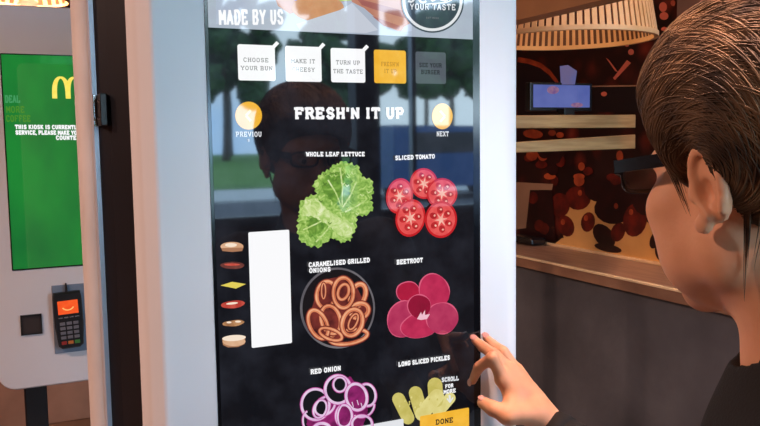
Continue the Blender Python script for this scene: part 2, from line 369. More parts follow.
# tomato
Tr = disp('tomato_skin', (206, 36, 40), (190, 26, 32), scale=60); Tl = disp('tomato_flesh', (232, 92, 88), (222, 74, 74), scale=90); Td = disp('tomato_gel', (200, 48, 50), (170, 34, 38), scale=120); Tp = disp('tomato_core', (246, 196, 176), (240, 160, 146), scale=120)
p = Pic(GY-.0002)
def tomato(cx, cy, rx, ry, rot, tl):
    p.ell(Tr, cx, cy, rx, ry, rot); p.ell(Tl, cx, cy, rx*.88, ry*.88, rot)
    n = 6
    for i in range(n):
        a = 2*PI*i/n+tl; c, s_ = math.cos(a), math.sin(a)
        p.ell(Td, cx+rx*.52*c, cy+ry*.52*s_, rx*.24, ry*.17, math.degrees(a), 12)
        p.ell(Tp, cx+rx*.5*c+1, cy+ry*.55*s_, 1, 1.3, math.degrees(a), 8)
    pts = []
    for i in range(12):
        a = 2*PI*i/12+tl+PI/6; r = .42 if i % 2 == 0 else .14; pts.append((cx+rx*r*math.cos(a), cy+ry*r*math.sin(a)))
    p.poly(Tp, pts)
tomato(424, 183.5, 14, 15.5, -10, .2); tomato(399.5, 196, 13.4, 18, 10, .6); tomato(442, 193.5, 15.4, 15.5, 0, .1); tomato(410.5, 218, 14.8, 19, 12, .9); tomato(441, 219.5, 16, 18.5, 5, .4)
p.done('tomato_picture', SCR)
# caramelised onions in a bowl
p = Pic(GY-.0002)
Bk = disp('bowl_black', (24, 20, 22)); Bg = disp('bowl_rim', (120, 116, 120), (88, 84, 90), scale=20)
O1 = disp('onion_orange', (226, 140, 98), (198, 104, 70), scale=60); O2 = disp('onion_light', (240, 178, 138), (226, 150, 108), scale=60); O3 = disp('onion_dark', (128, 52, 44), (84, 32, 30), scale=60)
p.ell(Bg, 337.5, 308, 37.5, 40.5, n=56); p.ell(Bk, 337.8, 308, 35.4, 38.4, n=56); p.ell(O3, 338.5, 309, 28, 31, wob=.06, n=40)
def oring(cx, cy, rx, ry, rot, w=6):
    p.ring(O3, cx, cy, rx+1, ry+1, w+2, rot); p.ring(O1, cx, cy, rx, ry, w, rot); p.ring(O2, cx, cy, rx-.8, ry-.8, w*.35, rot)
for a in ((360, 295, 10, 15, 20), (325, 294, 12, 16, 10, 5), (362, 312, 12, 10, -20), (344, 292, 12.5, 18, 0, 5), (344, 291, 7, 10, 20, 4), (350, 341, 22, 9, -10, 5), (330, 322, 12, 17, -15, 5), (354, 325, 12.5, 16.5, 18, 5.5), (316, 327, 11, 18, -24, 5), (355, 324, 5, 10, 25, 2.5), (330, 338, 14, 7, 20, 4), (322, 290, 3, 9, 0, 2)): a = list(a)+([6] if len(a) == 5 else []); oring(337.8+(a[0]-337.8)*.9, 309+(a[1]-310)*.9, a[2]*.94, a[3]*.94, a[4], a[5]*.72)
p.done('grilled_onion_picture', SCR)
# beetroot
p = Pic(GY-.0002)
Be = [disp('beet_%s' % n, c, c2, scale=50) for n, c, c2 in (('red', (178, 26, 62), (162, 22, 56)), ('pink', (196, 48, 88), (176, 36, 76)), ('rose', (186, 60, 96), (170, 44, 84)), ('dark', (150, 18, 54), (136, 16, 48)))]
bl = disp('beet_line', (216, 92, 124)); bw = disp('beet_glint', (240, 190, 205))
for i, (cx, cy, rx, ry, rot) in enumerate(((408, 292, 12, 11, 0), (434, 291, 15.5, 18, -15), (404, 319, 17, 19, 25), (420, 325, 20, 13, -15), (442, 318, 16.5, 16, -20), (419, 306, 12, 12, 0))):
    m = Be[(0, 1, 2, 1, 2, 3)[i]]; p.ell(bl, cx, cy, rx, ry, rot, wob=.02); p.ell(m, cx+.3, cy+.4, rx-.7, ry-.7, rot, wob=.02)
p.poly(bw, [(417, 319), (421, 312), (422, 315), (425, 310), (425, 315), (430, 314), (427, 319), (421, 320)])
p.done('beetroot_picture', SCR)
# red onion
p = Pic(GY-.0002)
R1 = disp('red_onion_purple', (150, 40, 110), (104, 24, 78), scale=60); R2 = disp('red_onion_white', (232, 206, 232), (218, 176, 216), scale=60); R3 = disp('red_onion_pink', (206, 96, 170), (180, 70, 146))
p.poly(R1, ruffle([(330, 388), (350, 376), (356, 384), (366, 392), (368, 412), (362, 428), (318, 436), (306, 424), (312, 408)], amp=.6))
def rring(cx, cy, rx, ry, w=2.1, rot=0, fill=None, a0=0, a1=360):
    if fill: p.ell(fill, cx, cy, rx-.5, ry-.5, rot)
    p.ring(R3, cx, cy, rx+.7, ry+.7, w, rot, a0, a1); p.ring(R2, cx, cy, rx, ry, w, rot, a0, a1)
rring(315.5, 404.5, 15, 16.5, 2.4, 0, BLK); rring(325, 406, 12, 9, 2, -40); rring(320, 409, 7, 10, 1.8, 20)
rring(338, 389.5, 14, 15, 2.6, 0, BLK); rring(339.8, 384.5, 7.2, 8, 1.8); rring(367, 395, 9.5, 12, 2.2, -10, BLK); rring(356.5, 397, 11.5, 14.5, 2.6, -12, R1); rring(361, 404, 14, 14, 1.6, 0, None, 0, 120)
rring(344, 416, 9, 12, 2.2, 0, R1); rring(350, 417, 13, 16, 1.6, 0, None, 120, 230); rring(362, 424, 11, 9.5, 2.2); rring(322, 430, 10, 8, 2.8); rring(312, 424, 9, 14, 1.6, -20, None, 90, 270)
for a in ((352, 402), (357, 400), (361, 403)): p.line(R2, [a, (a[0]+1.5, a[1]+5)], .8)
p.done('red_onion_picture', SCR)
# pickles
p = Pic(GY-.0002)
P1 = disp('pickle_green', (208, 196, 112), (192, 180, 90), scale=60); P2 = disp('pickle_pale', (226, 216, 142), (212, 200, 120), scale=60)
def pickle(ax, ay, bx, by, w, m):
    a = Vector((ax, ay)); b = Vector((bx, by)); d = (b-a).normalized(); n = Vector((-d.y, d.x))*w; pts = []
    for i in range(9):
        t = PI*i/8; pts.append(tuple(a+n*math.cos(t)-d*w*math.sin(t)))
    for i in range(9):
        t = PI*i/8; pts.append(tuple(b-n*math.cos(t)+d*w*math.sin(t)))
    p.poly(m, pts)
pickle(398.6, 399, 408, 418, 6.4, P1); pickle(415.6, 393, 421, 412, 6.8, P1); pickle(450, 398, 438, 412, 5.6, P2); pickle(435, 385, 436, 400, 7.4, P1); pickle(437, 396, 422, 414, 7, P2)
for i in range(16): 
    t = random.random(); p.ell(P2 if i % 2 else P1, 400+t*44+random.uniform(-3, 3), 404+random.uniform(-5, 8)-t*8, .8, 1.2, 20, 8)
p.done('pickle_picture', SCR)
# lower buttons
def wrect(x0, y0, x1, y1): a = onY(x0, y0, GY); b = onY(x1, y1, GY); return a, b
p = Pic(GY-.0014); a = onY(421, 416, p.Y); b = onY(469, 407.6, p.Y); zt = (a.z+b.z)/2; p.poly(YEL, rrect(onY(420, 420, p.Y).x, b.x, zt-.031, zt, .002, 3), world=True)
o = p.done('done_button', SCR); text('done_text', 'DONE', 435.5, 425, 453.5, 422.4, 5.4, BLK, o, GY-.0018, wt=.2)
p = Pic(GY-.0015); c = onY(403.5, 418.6, p.Y); p.poly(W2, rrect(onY(300, 430, p.Y).x, c.x, c.z-.029, c.z, .002, 3), world=True); p.done('cancel_button', SCR)
p = Pic(GY-.0002); a = onY(249.5, 232.3, p.Y); b = onY(291.6, 343, p.Y); p.poly(W_, rrect((onY(249, 232.3, p.Y).x+onY(251, 348, p.Y).x)/2, (b.x+onY(289.6, 230, p.Y).x)/2, b.z, (a.z+onY(289, 229.6, p.Y).z)/2, .002, 3), world=True)
p.done('order_list_box', SCR)
# burger layers
bt = disp('icon_bun', (226, 184, 150), (206, 156, 118), scale=60); bts = disp('icon_bun_shade', (170, 120, 88)); bp_ = disp('icon_patty', (120, 66, 58), (90, 44, 42), scale=120); bch = disp('icon_cheese', (226, 206, 90)); bto = disp('icon_tomato', (212, 92, 76), (180, 60, 50), scale=90); bon = disp('icon_onion', (190, 140, 96), (140, 92, 60), scale=90); seed = disp('icon_cream', (246, 226, 204))
def icon(f, name): 
    global p
    p = Pic(GY-.0002); f(); p.done(name, SCR)
icon(lambda: (p.ell(bt, 232, 246.5, 11.5, 4.6), p.poly(bts, [(221, 248), (243.5, 247.6), (242, 251), (232, 252), (222.5, 251)]), p.ell(seed, 231, 245, 6, 2)), 'bun_icon')
icon(lambda: (p.ell(bp_, 232.5, 265.4, 12, 3.6, wob=.02), p.ell(bto, 232, 264.6, 8, 1.2)), 'patty_icon')
icon(lambda: p.poly(bch, [(220.5, 285.5), (232, 281.8), (246, 284), (236, 288.6), (229, 287.2)]), 'cheese_icon')
icon(lambda: (p.ell(bto, 233, 304.4, 12, 3.8, -6, wob=.03), p.ell(seed, 232, 303.4, 6, 1.1, -6)), 'tomato_icon')
icon(lambda: (p.ell(bon, 233.5, 323.2, 11, 3, -6, wob=.05), p.ell(seed, 229, 322.4, 2.5, 1), p.ell(seed, 238, 321.6, 3, 1)), 'onion_icon')
icon(lambda: (p.poly(bts, [(222, 338), (245.6, 336), (244.6, 344), (238, 347), (228, 347.4), (223, 345)]), p.ell(bt, 234, 341.5, 11.5, 4.6), p.ell(seed, 234, 338, 11.8, 3, -4)), 'bun_base_icon')

# kiosk behind
t = .71/((ray(2, 56)/ray(2, 56)[1])[2]-(ray(12, 269)/ray(12, 269)[1])[2]); Y2 = t
def k2():
    s0 = onY(7, 160, Y2).x; s1 = s0+.405; zt = onY(40, 55.5, Y2).z; zb = onY(45, 267, Y2).z
    a0 = s0-.066; a1 = s1+.07; z1 = onY(40, 6, Y2).z; z0 = onY(45, 386.5, Y2).z
    root = empty('ordering_kiosk', ((a0+a1)/2, Y2+.12, 0)); tag(root, 'white ordering kiosk behind on the left with a green out of service screen', 'kiosk')
    r = .06
    bm = bmesh.new(); loft(bm, [(Y2, rrect(a0+.005, a1-.005, z0+.005, z1-.005, r-.01)), (Y2+.006, rrect(a0, a1, z0, z1, r)), (Y2+.07, rrect(a0, a1, z0, z1, r))]); obj('front_panel', bm, M_panel, root)
    bm = bmesh.new(); loft(bm, [(Y2+.0702, rrect(a0+.015, a1-.015, z0+.015, z1-.015, r-.015)), (Y2+.2, rrect(a0+.015, a1-.015, z0+.015, z1-.015, r-.015))]); obj('body', bm, M_body, root)
    bm = bmesh.new(); loft(bm, [(Y2-.002, rrect(s0-.004, s1+.004, zb-.005, zt+.004, .004)), (Y2+.002, rrect(s0-.004, s1+.004, zb-.005, zt+.004, .004))]); obj('bezel', bm, M_bezel, root)
    G = disp('display_green', (30, 132, 52), (22, 106, 48), scale=3, stretch=(2, 1, 1)); 
    sc = obj('screen', B(s0, s1, Y2-.0032, Y2-.0021, zb, zt), G, root)
    y = Y2-.0042
    A = disp('arches_yellow', (255, 236, 110), (252, 226, 90))
    bm = bmesh.new()
    def arch(cx, hw):
        pts = []
        for i in range(17):
            a = PI-PI*i/16; pts.append((cx+hw*math.cos(a), (math.sin(a)**.75)))
        return pts
    a = onY(54.8, 98.5, y); b = onY(68.2, 96.5, y); top = onY(60.5, 77.5, y); hw = (b.x-a.x)/2; hh = top.z-a.z
    for cx in (a.x+hw, a.x+hw*3):
        pts = [(cx+hw*math.cos(PI-PI*i/20), a.z+hh*math.sin(PI*i/20)**.62) for i in range(21)]
        for i in range(20):
            def wd(j): return .0035+.0045*abs(math.cos(PI*j/20))
            q = []
            for j in (i, i+1):
                P_ = Vector((pts[j][0], pts[j][1])); d = Vector((pts[min(j+1, 20)][0]-pts[max(j-1, 0)][0], pts[min(j+1, 20)][1]-pts[max(j-1, 0)][1])).normalized(); n = Vector((-d.y, d.x))*wd(j)
                q.append((P_+n, P_-n))
            f = bm.faces.new([bm.verts.new((v.x, y, v.y)) for v in (q[0][0], q[1][0], q[1][1], q[0][1])]); f.normal_update()
            if f.normal.y > 0: f.normal_flip()
    obj('arches_logo', bm, A, sc)
    for s, x0, y0, x1, y1, h in (('THIS KIOSK IS CURRENTLY OUT OF', 15, 129.2, 99, 129.6, 4.6), ('SERVICE, PLEASE MAKE YOUR WAY TO', 15.5, 134.8, 100, 135, 4.6), ('COUNTER', 56, 140, 80, 140, 4.6)):
        text('message_text', s, x0, y0, x1, y1, h, W_, sc, y, wt=.24)
    F1 = disp('faded_green', (66, 150, 92)); F2 = disp('faded_olive', (72, 138, 44))
    for s, x0, y0, x1, y1, h, m in (('DEAL', 5, 103, 20.5, 103, 8, F1), ('MORE', 6, 113, 25, 113, 7, F2), ('COFFEE', 6, 122, 31, 122, 7, F2)): text('faded_text', s, x0, y0, x1, y1, h, m, sc, y, wt=.17, slab=False)
    # receipt slot
    u0 = onY(20, 315, Y2).x; u1 = onY(42.3, 330, Y2).x; v1 = onY(30, 314.5, Y2).z; v0 = onY(30, 334.5, Y2).z
    bm = bmesh.new()
    for bb in ((u0, u1, v1-.006, v1), (u0, u1, v0, v0+.004), (u0, u0+.004, v0, v1), (u1-.004, u1, v0, v1)): box(bm, bb[0], bb[1], Y2-.006, Y2+.0005, bb[2], bb[3])
    sl = obj('receipt_slot', bm, M_dark, root)
    obj('slot_floor', B(u0+.004, u1-.004, Y2-.0012, Y2, v0+.004, v1-.006), mat('slot_brown', (58, 48, 46), rough=.5), sl)
    # terminal holder
    h0 = onY(51.5, 290, Y2).x; h1 = onY(86, 290, Y2).x
    obj('terminal_holder', B(h0, h1, Y2-.004, Y2-.0002, onY(70, 352, Y2).z, onY(60, 285, Y2).z, bev=.0015), mat('holder_grey', (130, 150, 172), rough=.4), root)
    px = onY(38.5, 405, Y2+.12)
    obj('post', B(px.x-.045, px.x+.03, Y2+.09, Y2+.15, .03, z0+.03, bev=.005), M_dark, root)
    obj('base_plate', B((a0+a1)/2-.25, (a0+a1)/2+.2, Y2-.05, Y2+.3, 0, .03, bev=.006), M_dark, root)
    # card terminal in holder
    y = Y2-.0045; c = onY(68.6, 319, y); root2 = empty('card_terminal', (c.x, y, c.z))
    tag(root2, 'black card payment terminal with orange display in holder on the far kiosk', 'card terminal')
    W = .047; H = .098; th = .026; rot = Matrix.Rotation(math.radians(-2.2), 4, 'Y'); T = Matrix.Translation((c.x, y, c.z)) @ rot
    bm = bmesh.new(); prof = [(-W*.92, H), (W*.92, H), (W, H*.8), (W, H*-.2), (W*.86, -H*.9), (W*.6, -H), (-W*.6, -H), (-W*.86, -H*.9), (-W, -H*.2), (-W, H*.8)]
    loft(bm, [(-th, [(a*.93, b*.96) for a, b in prof]), (-th+.005, prof), (-.001, prof)]); bm.transform(T); bmesh.ops.recalc_face_normals(bm, faces=bm.faces)
    obj('terminal_body', bm, M_dark, root2)
    def tb(x0, x1, z0, z1, d=.002, bev=.0008): bm = B(x0, x1, -th-d, -th-.0001, z0, z1, bev=bev); bm.transform(T); return bm
    OR = disp('display_orange', (250, 96, 40), (240, 76, 30), scale=30)
    ds = obj('terminal_display', tb(-W*.7, W*.7, H*.24, H*.72), OR, root2)
    bm = bmesh.new(); n = 12
    for i in range(n):
        q = []
        for j in (i, i+1):
            a = math.radians(205+130*j/n)
            for rr in (.017, .0215): q.append(bm.verts.new(T @ Vector((rr*math.cos(a), -th-.0024, H*.55+rr*.85*math.sin(a)))))
        f = bm.faces.new((q[0], q[1], q[3], q[2]))
    obj('smile_mark', bm, disp('smile_gold', (255, 190, 110)), ds)
    K = mat('key_grey', (120, 122, 130), rough=.5); cols = [mat('key_red', (170, 50, 45), rough=.5), mat('key_yellow', (215, 130, 60), rough=.5), mat('key_green', (70, 150, 70), rough=.5)]
    for i in range(4): obj('key', tb(-W*.72+i*W*.38, -W*.72+i*W*.38+W*.3, H*.1, H*.15, .002, .0005), M_chrome, root2)
    for r_ in range(4):
        for q_ in range(3):
            x = -W*.66+q_*W*.46; z = -H*.04-r_*H*.165
            obj('key', tb(x, x+W*.36, z-H*.11, z, .003, .001), K, root2)
    for q_ in range(3):
        x = -W*.66+q_*W*.46; z = -H*.72; obj('key', tb(x, x+W*.36, z-H*.12, z, .003, .001), cols[q_], root2)
    bm = bmesh.new(); tube(bm, [T @ Vector((0, -.012, H-.004)), T @ Vector((.001, -.012, H+.012)), T @ Vector((.001, -.006, H+.03))], [.006, .004, .003]); obj('cable', bm, M_dark, root2)
k2()

# ------------------------------------------------------------ room setting
Xw = onZ(707, 306, 1.05).x; 
zl = onX(517, 256.5, Xw).z; zlb = onX(517, 266, Xw).z
Xm = onZ(517, 239.3, zl).x
RX0, RX1, RY0, RY1, RZ = -2.8, 5.2, -2.5, 4.6, 2.9
struct(obj('floor', B(RX0-.1, RX1+.1, RY0-.1, RY1+.1, -.1, 0), M_floor))
struct(obj('ceiling', B(RX0-.1, RX1+.1, RY0-.1, RY1+.1, RZ, RZ+.1), M_ceil))
struct(obj('wall_back', B(RX0-.1, RX1+.1, RY1, RY1+.1, 0, RZ), M_walld))
struct(obj('wall_left', B(RX0-.1, RX0, RY0, RY1, 0, RZ), M_wallw))
struct(obj('wall_outer', B(RX1, RX1+.1, RY0, RY1, 0, RZ), M_wallw))
struct(obj('wall_right', B(Xw+.02, Xm+.10, .95, RY1-.001, 0, zlb-.002), M_conc))
# window wall behind the camera
WX0, WX1, WZ0, WZ1 = .35, 5.0, 1.0, 2.8
bm = bmesh.new(); box(bm, RX0, WX0, RY0-.1, RY0, 0, RZ); box(bm, WX0, RX1, RY0-.1, RY0, 0, WZ0); box(bm, WX0, RX1, RY0-.1, RY0, WZ1, RZ); box(bm, WX1, RX1, RY0-.1, RY0, WZ0, WZ1)
struct(obj('wall_front', bm, M_wallw))
bm = bmesh.new()
for x, w in ((WX0+.03, .06), (2.44, .03), (3.3, .06), (4.2, .06), (WX1-.03, .06)): box(bm, x-w/2, x+w/2, RY0-.07, RY0-.02, WZ0, WZ1)
box(bm, WX0, WX1, RY0-.07, RY0-.02, WZ1-.05, WZ1); box(bm, WX0, WX1, RY0-.07, RY0-.02, WZ0, WZ0+.05)
struct(obj('window_1', bm, M_frame))
struct(obj('trim_1', B(1.97, 2.13, RY0+.001, RY0+.12, 0, RZ), M_dframe))
struct(obj('trim_5', B(RX0+.002, Xw, RY1-.03, RY1-.001, .001, .62, bev=.003), mat('wainscot_brown', (176, 134, 112), rough=.6, c2=(150, 112, 92), scale=4)))
# ledge
LG = empty('counter_ledge', (Xw+.1, 2.5, zlb)); tag(LG, 'pale wooden ledge running along the top of the grey concrete half wall', 'ledge')
obj('ledge_board', B(Xw, Xm+.14, .93, RY1-.002, zlb, zl, bev=.002), M_wood2, LG)
obj('edge_highlight', B(Xw-.004, Xw+.009, .93, RY1-.002, zl-.002, zl+.005, bev=.0012), mat('ledge_edge_highlight', (252, 226, 180), rough=.22), LG)  # pale strip paints the glossy highlight along the front edge
struct(obj('trim_highlight', B(Xm-.006, Xm+.011, .96, RY1-.004, zl+.0002, zl+.009, bev=.001), mat('ledge_back_highlight', (248, 214, 165), rough=.25)))  # same painted highlight, as a pale strip along the back of the ledge
# mural
def mural_mat():
    m = bpy.data.materials.new('mural_print'); m.use_nodes = True; nt = m.node_tree; L = nt.links; b = nt.nodes['Principled BSDF']; b.inputs['Roughness'].default_value = .3
    tc = nt.nodes.new('ShaderNodeTexCoord'); v = nt.nodes.new('ShaderNodeTexVoronoi'); v.inputs['Scale'].default_value = 10; L.new(tc.outputs['Object'], v.inputs['Vector'])
    r = nt.nodes.new('ShaderNodeValToRGB'); L.new(v.outputs['Distance'], r.inputs[0])
    r.color_ramp.elements[0].color = lin((150, 62, 46)); r.color_ramp.elements[0].position = .0
    e = r.color_ramp.elements.new(.22); e.color = lin((112, 40, 30)); r.color_ramp.elements[-1].color = lin((34, 17, 15)); r.color_ramp.elements[-1].position = .5
    n = nt.nodes.new('ShaderNodeTexNoise'); n.inputs['Scale'].default_value = 3.5; n.inputs['Detail'].default_value = 5; L.new(tc.outputs['Object'], n.inputs['Vector'])
    r2 = nt.nodes.new('ShaderNodeValToRGB'); L.new(n.outputs['Fac'], r2.inputs[0]); r2.color_ramp.elements[0].position = .42; r2.color_ramp.elements[1].position = .62
    mx = nt.nodes.new('ShaderNodeMix'); mx.data_type = 'RGBA'; L.new(r2.outputs[0], mx.inputs['Factor']); mx.inputs['A'].default_value = lin((44, 24, 22)); L.new(r.outputs[0], mx.inputs['B'])
    L.new(mx.outputs['Result'], b.inputs['Base Color']); return m
M_mur = mural_mat(); M_cream = mat('mural_cream', (222, 172, 104), rough=.35, c2=(200, 148, 86), scale=5); M_bean = mat('mural_bean', (112, 34, 24), rough=.3, c2=(70, 22, 18), scale=20); M_beand = mat('mural_bean_dark', (48, 20, 20), rough=.3, c2=(34, 16, 16), scale=20)
M_spot = mat('mural_highlight', (225, 120, 96), rough=.35); M_or = mat('mural_orange', (190, 86, 46), rough=.35, c2=(130, 52, 32), scale=12); M_pale = mat('mural_table', (165, 130, 104), rough=.35); M_blk = mat('mural_black', (30, 22, 26), rough=.35)
mats = [M_mur, M_cream, M_bean, M_beand, M_spot, M_or, M_pale, M_blk]
MX = Xm+.012
bm = bmesh.new(); box(bm, MX, MX+.1, .95, RY1-.003, zl+.0005, RZ-.001)
lay = [0]
def mp(mi, pts):
    lay[0] += 1; x = MX-.0003-lay[0]*.00005
    vs = [bm.verts.new(onX(a, b, x)) for a, b in pts]; f = bm.faces.new(vs); f.material_index = mi; f.normal_update()
    if f.normal.x > 0: f.normal_flip()
    bmesh.ops.triangulate(bm, faces=[f])
def me_(mi, cx, cy, rx, ry, rot=0, n=16):
    c, s_ = math.cos(math.radians(rot)), math.sin(math.radians(rot))
    mp(mi, [(cx+rx*math.cos(2*PI*i/n)*c-ry*math.sin(2*PI*i/n)*s_, cy+rx*math.cos(2*PI*i/n)*s_+ry*math.sin(2*PI*i/n)*c) for i in range(n)])
mp(7, [(518, 62), (540, 64), (562, 80), (566, 108), (566, 122), (518, 122)])
for k in range(8):   # orange glowing arc
    a = [(518, 57), (530, 59), (541, 63), (550, 70), (557, 79), (562, 90), (566, 100), (570, 96), (572, 84)][k:k+2]
    mp(5, [(a[0][0], a[0][1]), (a[1][0], a[1][1]), (a[1][0]-.8, a[1][1]+5), (a[0][0]-.8, a[0][1]+5)])
mp(7, [(590, 86), (640, 86), (640, 112), (590, 112)])
mp(6, [(575, 86), (640, 85), (640, 86.4), (575, 87.2)])
mp(4, [(627, 60), (631, 63), (615, 80), (613, 78)]); mp(4, [(606, 58), (609, 60), (618, 72), (615, 71)])
for cx, cy, rx, ry in ((663, 7, 4, 5), (664, 16, 4.5, 4), (652, 13, 3, 3), (673, 3, 2.5, 3), (664, 29, 3, 2.2), (631, 52, 3, 3), (604, 94, 3, 2.4), (627, 45, 2, 2), (672, 36, 3, 3)): me_(4, cx, cy, rx, ry)
# cream ground with beans
mp(1, [(566, 252), (560, 215), (572, 196), (590, 190), (640, 215), (662, 236), (668, 262), (640, 262), (590, 256)])
mp(1, [(552, 246), (562, 238), (590, 240), (590, 256), (552, 250)])
for i, (cx, cy, rx, ry, rot) in enumerate(((566, 226, 8, 11, -20), (588, 222, 7, 10, 10), (604, 236, 9, 14, -40), (618, 232, 7, 10, 20), (578, 198, 13, 12, 0), (612, 210, 18, 14, 10), (635, 220, 12, 17, 10), (600, 190, 16, 12, 0), (648, 200, 16, 16, 0), (655, 240, 5, 9, 20), (630, 190, 18, 14, 0), (608, 248, 14, 4, 12), (560, 205, 10, 12, 0), (660, 252, 5, 9, -10))):
    me_(2 if i in (0, 1, 3, 6, 4, 12) else 3, cx, cy, rx, ry, rot)
for cx, cy in ((563, 222), (586, 218), (631, 212), (616, 206), (580, 193)): me_(5, cx, cy, 2.2, 3)
for i in range(26):
    cx = random.uniform(522, 642); cy = random.uniform(152, 182); me_(random.choice((2, 3, 3, 5)), cx, cy, random.uniform(3, 6), random.uniform(3, 6))
mp(3, [(520, 190), (552, 190), (556, 240), (520, 238)])
for i in range(9): me_(random.choice((2, 3)), random.uniform(530, 552), random.uniform(196, 232), 5, 6)
mp(6, [(514, 182), (553, 184), (552, 190), (530, 190), (526, 228), (514, 230)])
me_(5, 533, 134, 10, 4.5, 5); me_(5, 552, 133, 4, 3); me_(5, 560, 135, 4, 3)
o = obj('wall_mural', bm, mats); tag(o, 'dark red printed food photo mural filling the wall above the ledge', 'mural')
# frame post beside mural (upper right)
struct(obj('trim_2', B(MX-.05, MX-.001, 1.60, onX(689, 10, MX).y-.0, zl+.005, RZ-.002), mat('mural_trim', (120, 92, 78), rough=.5)))
struct(obj('trim_3', B(1.15, 1.20, .95, RY1-.002, onX(518, 20, 1.15).z, RZ-.001), mat('soffit_tan', (206, 150, 102), rough=.6)))
# small tray on ledge
a = onZ(519, 240, zl+.005)
TR = obj('serving_tray', B(Xm-.082, Xm-.012, a.y-.16, a.y+.1, zl+.0035, zl+.03, bev=.006), mat('tray_black', (26, 24, 26), rough=.2)); tag(TR, 'small black glossy tray at the far end of the wooden ledge', 'tray')
# wooden rails divider
RY = 2.05
RL = empty('rail_divider', (1.5, RY, 0)); tag(RL, 'pale wooden divider with two horizontal rails beyond the white kiosk', 'divider')
def rail(tl, bl_, tr, br):
    A = onY(*tl, RY); Bq = onY(*bl_, RY); C_ = onY(*tr, RY); D_ = onY(*br, RY)
    x0 = 1.10; x1 = min(MX-.056, D_.x+.1)
    def ext(P, Q, x): return P.z+(Q.z-P.z)*(x-P.x)/(Q.x-P.x)
    bm = bmesh.new(); vs = []
    for y in (RY, RY+.03):
        vs.append([bm.verts.new((x, y, z)) for x, z in ((x0, ext(A, C_, x0)), (x1, ext(A, C_, x1)), (x1, ext(Bq, D_, x1)), (x0, ext(Bq, D_, x0)))])
    bm.faces.new(vs[0][::-1]); bm.faces.new(vs[1])
    for k in range(4): bm.faces.new((vs[0][k], vs[0][(k+1) % 4], vs[1][(k+1) % 4], vs[1][k]))
    bmesh.ops.recalc_face_normals(bm, faces=bm.faces); bmesh.ops.bevel(bm, geom=bm.edges[:], offset=.002, segments=1, affect='EDGES')
    obj('rail', bm, M_wood, RL)
rail((520, 115.4), (520, 128.2), (640, 114.6), (640, 127.6)); rail((520, 142), (520, 152.6), (640, 134.2), (640, 148.4))
obj('post', B(1.06, 1.11, RY-.01, RY+.04, 0, 1.75, bev=.003), M_wood, RL)
# small blue wall screen on post
mY = 2.12
a = onY(533.5, 84.5, mY); b = onY(589.5, 107.5, mY)
MN = empty('menu_monitor', ((a.x+b.x)/2, mY, b.z)); tag(MN, 'small monitor with a blue screen above the wooden rails', 'monitor')
obj('monitor_case', B(a.x-.012, b.x+.012, mY+.001, mY+.03, b.z-.012, a.z+.008, bev=.003), M_dark, MN)
Dbl = disp('display_blue', (92, 104, 168), (74, 88, 156), scale=9)
ms = obj('monitor_screen', B(a.x, b.x, mY-.001, mY+.0008, b.z, a.z), Dbl, MN)
pk = disp('display_mauve', (150, 110, 130), (110, 80, 130))
for q_ in ((553, 90, 6, 4), (577, 105, 6, 2.4)): p = Pic(mY-.0015); p.ell(pk, *q_); p.done('screen_picture', ms)
p = Pic(mY-.0001); p.poly(Dbl, [(561, 66), (568, 65), (577, 71), (575, 83.5), (562, 83.5)]); 
# glowing plate standing in for a blue reflection above the monitor
c0 = [onY(561, 66, mY), onY(568, 65, mY), onY(577, 71, mY), onY(575, 84.6, mY), onY(562, 84.6, mY)]
p.bm.free(); bm = bmesh.new(); f0 = [bm.verts.new(v) for v in c0]; f1 = [bm.verts.new(v+Vector((0, .006, 0))) for v in c0]
bm.faces.new(f0); bm.faces.new(f1[::-1])
for k in range(5): bm.faces.new((f0[k], f1[k], f1[(k+1) % 5], f0[(k+1) % 5]))
bmesh.ops.recalc_face_normals(bm, faces=bm.faces); obj('reflection_plate', bm, disp('reflection_blue', (90, 100, 160), (110, 100, 140), scale=12, es=.8), MN)
obj('monitor_bracket', B((a.x+b.x)/2-.02, (a.x+b.x)/2+.02, RY+.031, mY+.0009, b.z-.035, b.z-.003, bev=.002), M_dark, MN)
